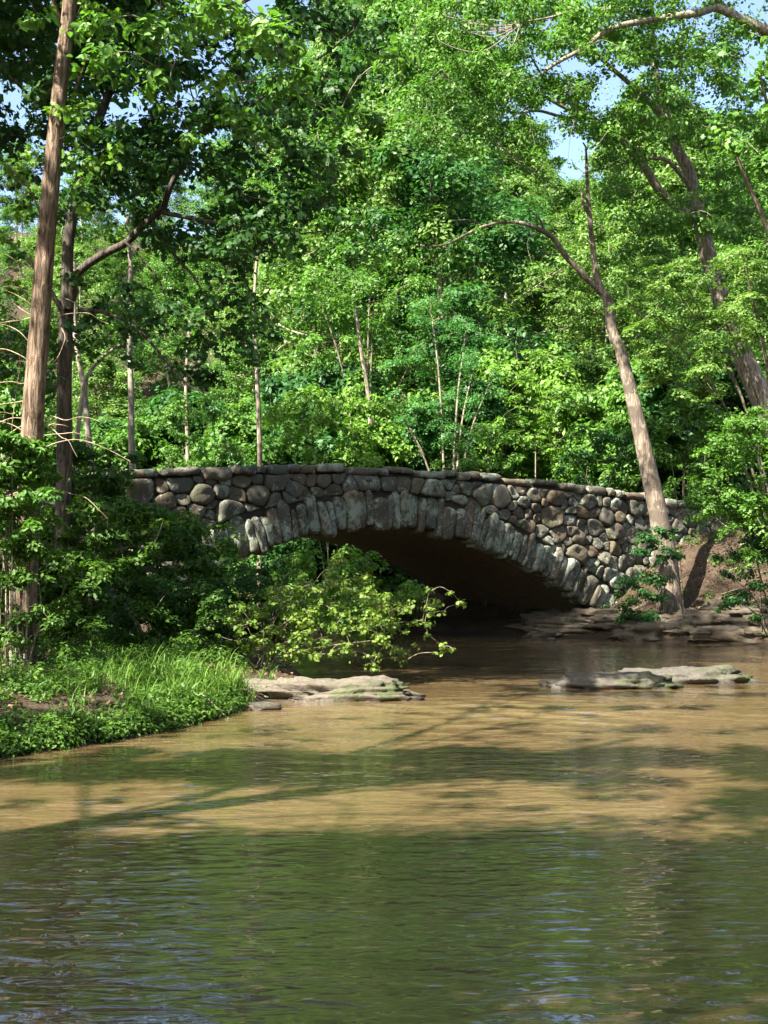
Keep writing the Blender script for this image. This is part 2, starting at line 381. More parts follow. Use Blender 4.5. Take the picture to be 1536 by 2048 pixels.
# ---------------------------------------------------------------- water
m, nt = newmat('creek_water')
v = coords(nt, (0.42, 1.0, 1.0))
a1 = noise_tex(nt, v, 3.4, 1, 0.5, 0.6); a2 = noise_tex(nt, v, 8.0, 1, 0.5, 1.0); a3 = noise_tex(nt, coords(nt, (.7, 1, 1)), 30, 2, 0.5, 0.3)
big = noise_tex(nt, coords(nt, (0.25, 0.5, 1)), 1.0, 3, 0.5)
amp = ramp(nt, big.outputs[0], [(0.35, (.35, .35, .35)), (0.65, (1, 1, 1))]).outputs[0]
h = math_(nt, 'ADD', math_(nt, 'MULTIPLY', a1.outputs[0], 0.024), math_(nt, 'ADD', math_(nt, 'MULTIPLY', a2.outputs[0], 0.013), math_(nt, 'MULTIPLY', a3.outputs[0], 0.0005)))
h = math_(nt, 'MULTIPLY', h, amp)
b = nd(nt, 'ShaderNodeBump'); b.inputs['Strength'].default_value = 1.0; b.inputs['Distance'].default_value = 1.0
nt.links.new(h, b.inputs['Height'])
silt = noise_tex(nt, coords(nt, (0.15, 0.5, 1)), 1.0, 4, 0.55, 1.0)
c = ramp(nt, silt.outputs[0], [(0.3, (0.088, 0.059, 0.026)), (0.7, (0.128, 0.087, 0.042))]).outputs[0]
p = nd(nt, 'ShaderNodeBsdfPrincipled'); p.inputs['Roughness'].default_value = 0.01; p.inputs['IOR'].default_value = 1.95
nt.links.new(c, p.inputs['Base Color']); nt.links.new(b.outputs[0], p.inputs['Normal'])
o = nd(nt, 'ShaderNodeOutputMaterial'); nt.links.new(p.outputs[0], o.inputs[0]); M['water'] = m
wx = np.concatenate([np.linspace(-70, -15, 12), np.arange(-14.5, 17, .06), np.linspace(18, 50, 8)])
wy = [-40.0]
while wy[-1] < 100: wy.append(wy[-1]+(6 if wy[-1] < 0 else (1.0 if wy[-1] < 5 else (np.interp(wy[-1], [5, 12, 30, 60], [.022, .03, .07, .12]) if wy[-1] < 62 else 5))))
wy = np.array(wy); WX, WY = np.meshgrid(wx, wy); rg = np.random.default_rng(55)
warp = 0.5*np.sin(WX*.7+.3*WY)+.4*np.sin(WY*.5-WX*.35+2)
WZ = np.zeros_like(WX)
for k in range(46):
    lam = rg.uniform(.11, .26) if k < 34 else rg.uniform(.35, 1.0); th = math.pi/2+rg.normal()*.33; kk = 2*math.pi/lam
    env = .5+.5*np.sin(WX*rg.uniform(.4, 1.6)+WY*rg.uniform(.3, 1.2)+rg.uniform(0, 6))
    WZ += env*lam*(.0022 if k < 34 else .0016)*np.sin(kk*(WX*math.cos(th)+WY*math.sin(th))+rg.uniform(0, 6)+warp*rg.uniform(1, 4))
WZ *= np.interp(WY, [4, 7, 60, 62], [0, 1, 1, 0])*np.interp(WX, [-14.5, -13.5, 16, 17], [0, 1, 1, 0])
# shallow riffle between the boulders
WZ += .030*np.exp(-(((WX-2.2)/4.2)**2+((WY-23.6)/2.6)**2))*np.sin(WY*7+2*np.sin(WX*2.1)+WX)*(.6+.4*np.sin(WX*5+WY*3))
nwx = len(wx); i = np.arange(len(wy)-1)[:, None]*nwx; j = np.arange(nwx-1)[None]
tag(mk('water', np.stack([WX, WY, WZ], -1).reshape(-1, 3), [np.stack([i+j, i+j+1, i+nwx+j+1, i+nwx+j], -1).reshape(-1, 4)], M['water'], smooth=True), kind='structure')

# ---------------------------------------------------------------- bridge
bridge = empty('stone_bridge', face(0, 0, WD/2))
tag(bridge, 'low stone arch bridge of rounded rubble boulders spanning the creek', 'bridge')
OFF = np.array(bridge.location)
rng = np.random.default_rng(11)
ONV = np.array((-EN[0], -EN[1], 0.0))      # outward normal of the near face
AXV = np.array((EX[0], EX[1], 0.0))
def chaikin(p, it=2):
    for _ in range(it):
        q = np.roll(p, -1, 0); p = np.stack([p*.78+q*.22, p*.22+q*.78], 1).reshape(-1, 2)
    return p
def pillow(acc, poly, h, t, back=0.3, gap=0.035, wob=0.05, it=2):
    poly = np.asarray(poly, float); c = poly.mean(0)
    d = poly-c; L = np.linalg.norm(d, axis=1)[:, None]
    poly = c+d*np.maximum(0.3, (L-gap)/L)
    # subdivide long edges
    q = []
    for a_, b_ in zip(poly, np.roll(poly, -1, 0)):
        k = max(1, int(np.linalg.norm(b_-a_)/0.35))
        for u in range(k): q.append(a_+(b_-a_)*u/k)
    p = chaikin(np.array(q), it); c = p.mean(0); m = len(p)
    tilt = rng.normal(size=2)*0.16; ph = rng.random(3)*100
    rings = [(1.0, -back), (1.0, -0.02), (0.98, 0.55*h), (0.925, 0.88*h), (0.78, 1.0*h), (0.46, 1.03*h), (0.16, 1.0*h)]
    V = []
    for f, dz in rings:
        r = c+(p-c)*f
        for x, z in r:
            nn = noise.noise_vector((x*1.9+ph[0], z*1.9+ph[1], ph[2])); n2 = noise.noise((x*5+ph[1], z*5, ph[0]))+.8*abs(noise.noise((x*2.6+ph[2], z*2.6, ph[1])))-.3
            dd = dz + (0 if dz < 0 else (wob*1.2*nn[2]+0.045*n2+((x-c[0])*tilt[0]+(z-c[1])*tilt[1])*0.6))
            V.append(face(x+wob*0.5*nn[0], z+wob*0.5*nn[1])+ONV*dd)
    V.append(face(c[0], c[1])+ONV*(1.06*h)); V = np.array(V); k = len(rings)
    i = np.arange(k-1)[:, None]*m; j = np.arange(m)[None]; j2 = (j+1) % m
    acc.add(V[:-1], np.stack([i+j, i+j2, i+m+j2, i+m+j], -1).reshape(-1, 4), t)
    jj = np.arange(m); base = acc.n-(k*m)
    acc.V.append(V[-1:]); acc.F.setdefault(3, []).append(np.stack([base+(k-1)*m+jj, base+(k-1)*m+(jj+1) % m, np.full(m, acc.n)], -1))
    acc.T.setdefault(3, []).append(np.full(m, t)); acc.n += 1
# arch curve resampled
ia = spline(INT, 260); seg = np.linalg.norm(np.diff(ia, axis=0), axis=1); al = np.concatenate([[0], np.cumsum(seg)])
def arch_at(l, off=0.0):
    x = np.interp(l, al, ia[:, 0]); z = np.interp(l, al, ia[:, 1])
    e = 0.6; tx = np.interp(l+e, al, ia[:, 0])-np.interp(l-e, al, ia[:, 0]); tz = np.interp(l+e, al, ia[:, 1])-np.interp(l-e, al, ia[:, 1])
    L = np.hypot(tx, tz)+1e-9
    return np.stack([x-tz/L*off, z+tx/L*off], -1)
VL = 1.5
va = Acc(); l = 0.7
while l < al[-1]-0.5:
    wd = rng.choice([0.34, 0.46, 0.6, 0.78, 1.0], p=[.16, .28, .27, .19, .10])*(.95 if l < 9 else .68)
    L0 = rng.uniform(-0.20, 0.10); L1 = VL+rng.uniform(-0.42, 0.2)
    a_ = arch_at(l, L0); b_ = arch_at(l+wd, L0+rng.uniform(-.05, .05)); c_ = arch_at(l+wd+rng.uniform(-.02, .04), L1-rng.uniform(0, .18)); d_ = arch_at(l+rng.uniform(-.03, .05), L1-rng.uniform(0, .18))
    mid = arch_at(l+wd*rng.uniform(.3, .7), L0-rng.uniform(.05, .16)); mt = arch_at(l+wd/2, L1+.08)
    pillow(va, [a_, mid, b_, c_, mt, d_], rng.uniform(.14, .38), rng.random(), back=0.5, gap=0.014, wob=0.10, it=1)
    l += wd
va.build('arch_ring', M['vouss'], bridge, True, OFF)
# spandrel and parapet rubble: power cells
ext = arch_at(np.linspace(0.2, al[-1]-0.2, 160), VL-0.10)
COPE = 0.36
pts = []
tries = 0
while tries < 60000 and len(pts) < 1200:
    tries += 1
    s = rng.uniform(-24, S_END); z = rng.uniform(-0.5, 8)
    if z > ztop(s)-COPE-0.12: continue
    d = np.hypot(ext[:, 0]-s, ext[:, 1]-z); k = d.argmin()
    if ext[0, 0]-0.1 < s < ext[-1, 0]+0.1 and z < np.interp(s, ext[:, 0], ext[:, 1]): continue
    if abs(s-0.3) < 14 and d.min() < 0.16: continue
    if INT[0, 0]+.3 < s < INT[-1, 0]-.3 and z < np.interp(s, INT[:, 0], INT[:, 1])+.9: continue
    r = rng.choice([0.22, 0.31, 0.43, 0.56], p=[.22, .36, .3, .12])
    ok = True
    for (s2, z2, r2) in pts:
        if ((s-s2)/1.25)**2+(z-z2)**2 < (0.78*(r+r2))**2: ok = False; break
    if ok: pts.append((s, z, r))
pts = np.array(pts); print('spandrel stones', len(pts))
def clip(poly, nx, nz, c):     # keep nx*x+nz*z <= c
    out = []
    for a_, b_ in zip(poly, poly[1:]+poly[:1]):
        da = nx*a_[0]+nz*a_[1]-c; db = nx*b_[0]+nz*b_[1]-c
        if da <= 0: out.append(a_)
        if (da < 0 < db) or (db < 0 < da):
            t = da/(da-db); out.append((a_[0]+(b_[0]-a_[0])*t, a_[1]+(b_[1]-a_[1])*t))
    return out
sp_ = Acc()
for (s, z, r) in pts:
    R0 = 1.15*r+0.35
    poly = [(s+R0*1.25*math.cos(a_), z+R0*math.sin(a_)) for a_ in np.linspace(0, 2*math.pi, 14, endpoint=False)]
    for (s2, z2, r2) in pts:
        dx, dz = (s2-s)/1.25, z2-z; d2 = dx*dx+dz*dz
        if d2 == 0 or d2 > 9: continue
        cc = (d2+r*r-r2*r2)/2
        poly = clip(poly, dx/1.25, dz, cc+dx/1.25*s+dz*z)
        if len(poly) < 3: break
    if len(poly) < 3: continue
    sl_ = (ztop(s+.2)-ztop(s-.2))/.4; zt = ztop(s)-COPE-0.01
    poly = clip(poly, -sl_, 1.0, zt-sl_*s)
    poly = clip(poly, 0, -1, 0.6)
    if len(poly) < 3: continue
    d = np.hypot(ext[:, 0]-s, ext[:, 1]-z); k = d.argmin()
    for kk in (k, max(0, k-5), min(159, k+5)):
        if d[kk] < 2.2:
            tn = ext[min(159, kk+1)]-ext[max(0, kk-1)]; nn = np.array((-tn[1], tn[0])); nn /= np.linalg.norm(nn)
            poly = clip(poly, -nn[0], -nn[1], -(nn @ ext[kk]))
            if len(poly) < 3: break
    if len(poly) < 3: continue
    pa = np.array(poly); area = 0.5*abs(np.dot(pa[:, 0], np.roll(pa[:, 1], 1))-np.dot(pa[:, 1], np.roll(pa[:, 0], 1)))
    if area < 0.03: continue
    pillow(sp_, poly, rng.uniform(.10, .30)*min(1, area+.4), rng.random(), back=0.25, gap=.012, wob=.10, it=1)
sp_.build('spandrel_wall', M['stone'], bridge, True, OFF)
# coping course
cp = Acc(); s = -24.0
def cope_block(acc, s0, s1, n0, n1, h, up, t):
    # rounded slab across the parapet thickness
    k = 12; m_ = 16; V = []; tl = rng.normal()*.05
    ph = rng.random()*50
    for i in range(k+1):
        u = i/k; e = 1-0.0*u
        en = (1-abs(2*u-1)**6)**0.5*1.0
        ss = s0+(s1-s0)*u
        for q in range(m_):
            a_ = 2*math.pi*q/m_
            cx = math.copysign(abs(math.cos(a_))**0.45, math.cos(a_)); cz = math.copysign(abs(math.sin(a_))**0.5, math.sin(a_))
            nn = noise.noise((ss*2+ph, cx*1.3, cz*1.3))+.7*noise.noise((ss*6+ph, cx*3, cz*3)); f = (0.55+0.45*en)
            n_ = (n0+n1)/2+cx*(n1-n0)/2*f*(1+.10*nn)
            zz = ztop(ss)-h/2+up+cz*h/2*f*(1+.38*nn)+(u-.5)*tl
            V.append(face(ss, zz, n_))
    V = np.array(V); i = np.arange(k)[:, None]*m_; j = np.arange(m_)[None]; j2 = (j+1) % m_
    acc.add(V, np.stack([i+j, i+j2, i+m_+j2, i+m_+j], -1).reshape(-1, 4), t)
    b0 = acc.n-len(V)
    acc.F.setdefault(m_, []).append(np.array([np.arange(m_)[::-1]+b0, np.arange(m_)+b0+k*m_])); acc.T.setdefault(m_, []).append(np.full(2, t))
while s < S_END:
    L = rng.choice([0.5, 0.75, 1.0, 1.35, 1.7]); h = rng.uniform(.28, .46)
    cope_block(cp, s+.015, s+L-.015, -.16-rng.uniform(0, .22), .62, h, rng.uniform(-.07, .07), rng.random()); s += L
cp.build('coping', M['stone'], bridge, True, OFF)
# solid walls behind the rubble, vault, far face, deck
ss = np.linspace(-24, S_END, 260)
def zlow(s):
    inside = (s > INT[0, 0]) & (s < INT[-1, 0])
    return np.where(inside, np.interp(s, ia[:, 0], ia[:, 1])+0.02, -0.8)
def wall(acc, n0, n1, zt_off, ss=ss):
    lo = zlow(ss); hi = ztop(ss)-zt_off
    ring = [face(ss, lo, n0), face(ss, hi, n0), face(ss, hi, n1), face(ss, lo, n1)]
    V = np.stack(ring, 1).reshape(-1, 3); n = len(ss)
    i = np.arange(n-1)[:, None]*4; j = np.arange(4)[None]; j2 = (j+1) % 4
    acc.add(V, np.stack([i+j, i+j2, i+4+j2, i+4+j], -1).reshape(-1, 4)); 
    acc.F[4].append(np.array([[0, 1, 2, 3], [3, 2, 1, 0]])+np.array([[acc.n-len(V)], [acc.n-4]])); acc.T[4].append(np.full(2, .5))
wl = Acc(); wall(wl, 0.03, 0.55, 0.2); wl.build('wall_core', M['mortar'], bridge, False, OFF)
wl = Acc(); wall(wl, WD-0.55, WD, 0.1); wl.build('far_wall', M['stone'], bridge, False, OFF)
vt = Acc(); nn_ = np.linspace(0.5, WD-0.5, 30); n = len(ia)
V = np.stack([face(ia[:, 0], ia[:, 1]+0.0, q) for q in nn_], 1)
V2 = np.stack([face(ia[:, 0], ia[:, 1]+0.45, q) for q in nn_], 1)
i = np.arange(n-1)[:, None]*30; j = np.arange(29)[None]
Q = np.stack([i+j, i+j+1, i+30+j+1, i+30+j], -1).reshape(-1, 4)
vt.add(V.reshape(-1, 3), Q[:, ::-1]); vt.add(V2.reshape(-1, 3), Q)
vt.build('vault', M['vault'], bridge, True, OFF)
dk = Acc(); zz = deck(ss)
V = np.stack([face(ss, zz, .56), face(ss, zz, WD-.56), face(ss, zz-.25, WD-.56), face(ss, zz-.25, .56)], 1).reshape(-1, 3)
i = np.arange(len(ss)-1)[:, None]*4; j = np.arange(4)[None]; j2 = (j+1) % 4
dk.add(V, np.stack([i+j, i+j2, i+4+j2, i+4+j], -1).reshape(-1, 4)); dk.build('roadway', M['mortar'], bridge, False, OFF)

# ---------------------------------------------------------------- rocks
def rock_mesh(L, W, H, seed, nu=96, nv=48, strata=0.35, amp=0.22, freq=1.1, taper=0.0):
    V = []
    for i in range(nv+1):
        ph = math.pi*i/nv
        for j in range(nu):
            th = 2*math.pi*j/nu
            d = Vector((math.sin(ph)*math.cos(th), math.sin(ph)*math.sin(th), math.cos(ph)))
            p_ = Vector((math.copysign(abs(d.x)**0.8, d.x), math.copysign(abs(d.y)**0.75, d.y), math.copysign(abs(d.z)**0.7, d.z)))
            n1 = noise.fractal(d*freq*1.5+Vector((seed*7.3, 0, seed)), 0.8, 2.0, 5)
            n2 = noise.noise(Vector((d.x*L*0.8+seed, d.y*W*.8, d.z*2.5)))
            st = noise.noise(Vector((d.x*0.6+seed, d.y*0.6, d.z*7)))
            rg_ = 1-abs(noise.noise(Vector((d.x*L*1.3+seed, d.y*W*1.1, d.z*3+seed))))*2
            f = 1-0.10*max(0, rg_-.72)*3+0.03*noise.noise(Vector((d.x*L*4, d.y*W*4, d.z*9+seed)))+amp*n1+0.12*n2+strata*0.22*st*math.sin(ph)
            x = p_.x*L/2*f; y = p_.y*W/2*f; z = p_.z*H*f*(1-taper*(p_.x*0.5+0.5))
            V.append((x, y, z))
    F_ = []
    for i in range(nv):
        for j in range(nu):
            F_.append((i*nu+j, (i+1)*nu+j, (i+1)*nu+(j+1) % nu, i*nu+(j+1) % nu))
    return np.array(V), np.array(F_)
def rock(name, loc, L, W, H, seed, rz=0, mat='rock', label=None, cat='rock', group=None, **kw):
    V, F_ = rock_mesh(L, W, H, seed, **kw)
    o = mk(name, V, [F_], M[mat], smooth=True, tint=np.full(len(F_), (seed*0.37) % 1))
    o.location = tuple(loc); o.rotation_euler = (0, 0, rz)
    return tag(o, label, cat, group)
p_ = G(652, 1404)
rock('boulder', (p_[0], p_[1]+.5, -0.02), 4.1, 1.2, .42, 4, R(6), 'rock', 'long tan boulder lying at the water edge beside the tall grass', strata=.8, amp=.3)
p_ = G(1235, 1378)
rock('boulder', (p_[0]-.05, p_[1]+.5, -.08), 3.0, 1.4, .40, 11, R(-4), 'rock', 'mossy dark flat boulder in midstream with water curling round its blunt end', strata=.5)
p_ = G(1400, 1372)
rock('boulder', (p_[0], p_[1]+1.3, -.08), 3.2, 1.6, .46, 24, R(3), 'rock', 'smoother pale boulder in midstream just right of the mossy flat one', strata=.5)
for k, (px, py, L, H, lab) in enumerate([(445, 1395, .9, .18, 'small flat grey stone between the grass and the long tan boulder'), (1105, 1282, .5, .14, 'small round stone alone in the water before the arch'), (520, 1418, 1.0, .10, 'low wet slab at the foot of the long tan boulder')]):
    p_ = G(px, py); rock('stone', (p_[0], p_[1]+.2, 0.0), L, L*.7, H, 31+k, k, 'rock', lab, nu=32, nv=16)
rr = random.Random(5)
for k in range(34):                       # ledges of the right bank
    px = rr.uniform(1090, 1620); row = rr.random()
    Yk = float(np.interp(px, [900, 1100, 1300, 1536, 1700], [62, 58, 54, 50.2, 48]))+row*4.2+.1
    x = (px-768)/F*Yk
    rock('ledge_slab', (x, Yk, ground_z(x, Yk)-.02), rr.uniform(1.6, 4.2), rr.uniform(1.0, 2.0), rr.uniform(.2, .48), 50+k, TH*-.9+rr.uniform(-.3, .3), 'ledge',
         'flat layered brown rock slab on the right bank below the bridge end', 'rock', 'layered slabs along the right bank', nu=40, nv=18, strata=1.3, amp=.35)
for k in range(22):                       # rubble at the left abutment
    s_ = rr.uniform(-14.5, -11); n_ = rr.uniform(-2.6, 1.5); q = face(s_-n_*.3, 0, n_)
    rock('bank_stone', (q[0], q[1], max(0.0, rr.uniform(-.1, .55))), rr.uniform(.6, 1.3), rr.uniform(.5, .8), rr.uniform(.12, .22), 90+k, rr.uniform(0, 3), 'ledge',
         'dark flat stone stacked at the foot of the left end of the arch', 'rock', 'stones stacked under the left end of the arch', nu=24, nv=12, strata=1.0)

# ---------------------------------------------------------------- generic trees
def gen_tree(seed, H, cr, cb, tr, nl, per, lsize, kind, clr=(0.8, 1.4), wander=0.5, sides=7, up=0.35):
    rg = np.random.default_rng(seed); wood = Acc()
    k = 9; hz = np.linspace(0, H*0.93, k)
    tp = np.stack([np.cumsum(rg.normal(size=k)*wander*0.35), np.cumsum(rg.normal(size=k)*wander*0.35), hz], -1); tp[0, :2] = 0
    tp[:, :2] -= tp[0, :2]
    rad = tr*(1-0.88*(hz/hz[-1])**0.9); rad[0] *= 1.35
    path = spline(tp, 26); rp = np.interp(path[:, 2], hz, rad)
    tube(wood, path, rp, sides, 0.03, rg)
    C = []; RR = []
    for i in range(nl):
        f = cb+(0.97-cb)*((i+rg.random()*0.8)/nl); z = f*H*0.93
        st = np.array([np.interp(z, path[:, 2], path[:, 0]), np.interp(z, path[:, 2], path[:, 1]), z])
        az = i*2.399+rg.normal()*0.4; prof = math.sin(math.pi*min(1, max(.08, (f-cb)/(1-cb)*0.85+0.18)))**0.7
        L = cr*prof*rg.uniform(.75, 1.2); d = np.array((math.cos(az), math.sin(az), up+rg.normal()*0.15+0.5*(f-cb)))
        pp = [st]
        for q in range(5):
            d = d+rg.normal(size=3)*0.16+np.array((0, 0, -0.04)); d = d/np.linalg.norm(d)*L/5; pp.append(pp[-1]+d)
        pp = np.array(pp); r0 = max(.03, np.interp(z, hz, rad)*0.5)
        lp = spline(pp, 10); tube(wood, lp, np.linspace(r0, .02, 10), 5)
        C.append(pp[-1]); RR.append(rg.uniform(*clr))
        for q in range(4):
            t = rg.uniform(.3, .95); b0 = lp[int(t*9)]
            dd = rg.normal(size=3)*0.7+unit(pp[-1]-pp[0])*0.7; dd[2] = dd[2]*0.6+.15; dd = unit(dd)*L*rg.uniform(.2, .45)
            e = b0+dd; tube(wood, np.array([b0, b0+dd*.5+rg.normal(size=3)*.1, e]), [r0*.4, r0*.25, .012], 4)
            C.append(e); RR.append(rg.uniform(*clr))
            if rg.random() < .5: C.append(b0+dd*.45+rg.normal(size=3)*.3); RR.append(rg.uniform(*clr)*.8)
    cr_ = Acc(); clumps(cr_, np.array(C), np.array(RR), per, lsize, kind, rg, flat=.55)
    return wood, cr_
def copy_tree(o):
    c = o.copy(); COL.objects.link(c)
    for ch in list(o.children):
        d = ch.copy(); COL.objects.link(d); d.parent = c
    return c
protos = {}
used = set()
def proto(key, leafm, barkm, name, *a, **k):
    wood, cr_ = gen_tree(*a, **k)
    r = empty(name, (0, 0, -100))
    wood.build('trunk', M[barkm], r, True); cr_.build('crown', M[leafm], r)
    protos[key] = r; r['_H'] = float(a[1])
def place(key, x, y, H=None, rz=0, label='', cat='tree', group=None, wide=None, z=None, crown=None, bark=None):
    r0 = protos[key]
    r = r0 if key not in used else copy_tree(r0)
    used.add(key)
    s = (H/r0['_H']) if H else 1.0
    r.location = (x, y, (ground_z(x, y) if z is None else z)-0.1); r.rotation_euler = (0, 0, rz)
    w_ = wide or s; r.scale = (w_, w_, s)
    tag(r, label, cat, group)
    return r
LS = 0.29
proto('A', 'leaf_a', 'bark_mid', 'forest_tree', 1, 24, 5.6, .25, .30, 30, 185, LS, 'diamond', clr=(.9, 1.9))
proto('B', 'leaf_b', 'bark_pale', 'forest_tree', 2, 24, 5.0, .22, .26, 28, 170, LS, 'diamond', wander=.8, clr=(.9, 1.7))
proto('C', 'leaf_c', 'bark_mid', 'forest_tree', 3, 24, 5.8, .25, .32, 30, 185, LS, 'diamond', clr=(1., 2.))
proto('D', 'leaf_a', 'bark_pale', 'forest_tree', 4, 24, 4.6, .18, .22, 30, 180, LS*.9, 'diamond', wander=.9, clr=(.8, 1.6))
proto('E', 'leaf_b', 'bark_mid', 'forest_tree', 8, 24, 5.0, .2, .26, 30, 180, LS, 'diamond', wander=.7, clr=(.9, 1.8))
proto('S', 'leaf_c', 'bark_mid', 'shade_tree', 12, 30, 8.0, .55, .34, 30, 260, .3, 'diamond', clr=(1.1, 2.2))
proto('U', 'leaf_a', 'bark_mid', 'understory_tree', 5, 7, 2.6, .12, .07, 22, 170, .22, 'diamond', clr=(.45, .95), wander=.4)
proto('V', 'leaf_c', 'bark_mid', 'understory_tree', 6, 7, 2.9, .10, .08, 22, 170, .22, 'diamond', clr=(.45, .95), wander=.5)
proto('W', 'leaf_lime', 'bark_mid', 'understory_tree', 7, 7, 2.7, .10, .07, 24, 190, .22, 'diamond', clr=(.45, .95), wander=.4)
rr = random.Random(9)
def skyline(px): return np.interp(px, [-200, 0, 100, 230, 330, 420, 500, 600, 700, 800, 900, 960, 1040, 1120, 1180, 1250, 1350, 1536, 1800],
                                   [200, 240, 270, 300, 280, 230, 160, -60, -380, -450, -300, 0, 170, 310, 290, 120, 0, -60, -120])
GF_ = 'trees crowding the slope behind the bridge'
def top_h(px, Y, x, jitter=0.0):
    return P(px, skyline(px)+jitter, Y)[2]-ground_z(x, Y)
LAB = {'A': 'mid green leafy tree', 'B': 'olive green pale limbed tree', 'C': 'deep green dense tree', 'D': 'slim green tree with pale trunk', 'E': 'full olive green tree'}
TALL = lambda px: 62 if 540 < px < 1000 else 32
def forest_row(Y0, n, px0, px1, jit, dY=4, hmin=9, hmax=32):
    for k in range(n):
        px = px0+(px1-px0)*(k+rr.uniform(.1, .9))/n; Y = Y0+rr.uniform(-dY, dY); x = (px-768)/F*Y
        key = rr.choice('AABBCDDE'); H = min(TALL(px), max(hmin, top_h(px, Y, x, rr.uniform(*jit))))
        where = 'left part' if px < 500 else ('middle' if px < 1050 else 'right part')
        place(key, x, Y, H, rr.uniform(0, 6.28), LAB[key]+' on the slope beyond the %s of the bridge' % where, 'tree', GF_, wide=min(1.3, max(.7, H/22)))
forest_row(170, 15, -150, 1700, (0, 60), 6)
forest_row(148, 16, -150, 1700, (20, 160), 6)
forest_row(126, 15, -150, 1700, (80, 260), 5)
forest_row(106, 14, -120, 1680, (180, 420), 5)
forest_row(88, 11, -100, 1650, (380, 600), 4)
for k in range(24):
    px = -60+1700*(k+rr.random())/24; Y = rr.uniform(72, 80); x = (px-768)/F*Y
    key = rr.choice('UVW' if 500 < px < 1250 else 'UUV')
    H = P(px, rr.uniform(660, 860), Y)[2]-ground_z(x, Y)
    place(key, x, Y, H, rr.uniform(0, 6.28), {'U': 'leafy mid green young tree', 'V': 'dense dark green young tree', 'W': 'lime green young tree'}[key]+' in the undergrowth past the bridge parapet', 'tree', 'young trees past the bridge parapet', wide=max(.9, min(1.5, H/7)))
# tall trees on the left bank and behind the viewpoint, whose shade falls on the creek
for k, (x, y, H, wd, key) in enumerate([(-15, 44, 30, 1.1, 'S'), (-15, 27, 27, 1.1, 'S'), (-24, 41, 26, 1.4, 'A'), (-11, 34, 32, .85, 'S'), (-18, 22, 22, 1.1, 'C'), (-10, -16, 20, 1.1, 'A'), (-2, -19, 22, 1.2, 'C'), (6, -21, 22, 1.2, 'E')]):
    place(key, x, y, H, k*1.3, 'tall shading tree on the left bank beyond the edge of the picture', 'tree', 'tall shading trees of the left bank', wide=wd)

for k, (x, y, H, key) in enumerate([(19, 36, 24, 'A'), (20, 24, 24, 'C'), (20, 12, 22, 'A'), (21, 1, 22, 'C'), (13, -12, 22, 'E')]):
    place(key, x, y, H, k*1.7, 'tall leafy tree on the right bank beyond the edge of the picture', 'tree', 'trees on the right bank off the picture')
# undergrowth over the hillside
rg = np.random.default_rng(77); C = []; Rr = []
while len(C) < 1600:
    y = rg.uniform(70, 175); x = rg.uniform(-.36, .36)*y
    if ground_z(x, y) < .6: continue
    C.append((x, y, ground_z(x, y)+rg.uniform(.2, 1.2))); Rr.append(rg.uniform(.9, 2.0))
ug = Acc(); clumps(ug, C, Rr, 110, .34, 'diamond', rg, flat=.7, cull=-2)
tag(ug.build('undergrowth', M['leaf_c']), 'green undergrowth carpeting the wooded slope beyond the bridge', 'undergrowth', kind='stuff')

# ---------------------------------------------------------------- traced trees and bushes
def path_px(pts, Y0, Y1=None, n=None):
    m_ = len(pts); ys = np.linspace(Y0, Y1 if Y1 is not None else Y0, m_)
    return spline(np.array([P(p[0], p[1], y) for p, y in zip(pts, ys)]), n or m_*4)
def limb(acc, pts, Y0, Y1, w0, w1, sides=7, rough=0.02, rg=None, n=None):
    """w0,w1: pixel widths at each end"""
    q = path_px(pts, Y0, Y1, n); m_ = len(q)
    ww = np.linspace(w0, w1, m_)*q[:, 1]/F/2
    tube(acc, q, ww, sides, rough, rg); return q
SUNLIT = [(-.7, 30.5, 2.9, 1.9), (-1.6, 36, 2.4, 2.0)]     # where sun reaches the bough over the water
def region_clumps(regs, rg, holes=()):
    C, RR, FL = [], [], []
    for (x0, x1, y0, y1, Ya, Yb, n, r0, r1) in regs:
        k = 0
        while k < n:
            u, v = rg.uniform(-1, 1, 2)
            if u*u+v*v > 1.1: k += .2; continue
            k += 1
            px, py = (x0+x1)/2+u*(x1-x0)/2, (y0+y1)/2+v*(y1-y0)/2
            r = rg.uniform(r0, r1)
            Y = rg.uniform(Ya, Yb); rp = r*F/Y
            Pc = P(px, py, Y); g_ = Pc-np.array(SUN)*((Pc[2]-1.2)/SUN.z)
            if Y < 33 and Pc[2] > 4 and any(((g_[0]-a_)/c_)**2+((g_[1]-b_)/d_)**2 < 1 for a_, b_, c_, d_ in SUNLIT) and rg.random() < .9: continue
            if any(((px-hx)/(hw+rp*.75))**2+((py-hy)/(hh+rp*.5))**2 < 1 for hx, hy, hw, hh in holes): continue
            C.append(P(px, py, Y)); RR.append(r)
    return np.array(C), np.array(RR)
def twigs(acc, C, skel, rg, r=0.02, maxd=6.0, sag=0.12):
    d0 = np.array([np.linalg.norm(skel-c, axis=1).min() for c in C])
    for c in C[np.argsort(d0)]:
        d = np.linalg.norm(skel-c, axis=1)+0.25*np.maximum(0, skel[:, 2]-c[2]); k = d.argmin()
        if d[k] > maxd: continue
        b0 = skel[k]; L = np.linalg.norm(c-b0)
        mid = (b0+c)/2+rg.normal(size=3)*0.08*L+np.array((0, 0, sag*L*.5)); q = spline([b0, mid, c], 7)
        tube(acc, q, np.linspace(r*min(1.6, 0.5+L*.35), .005, 7), 4)
        skel = np.vstack([skel, q[3:]])
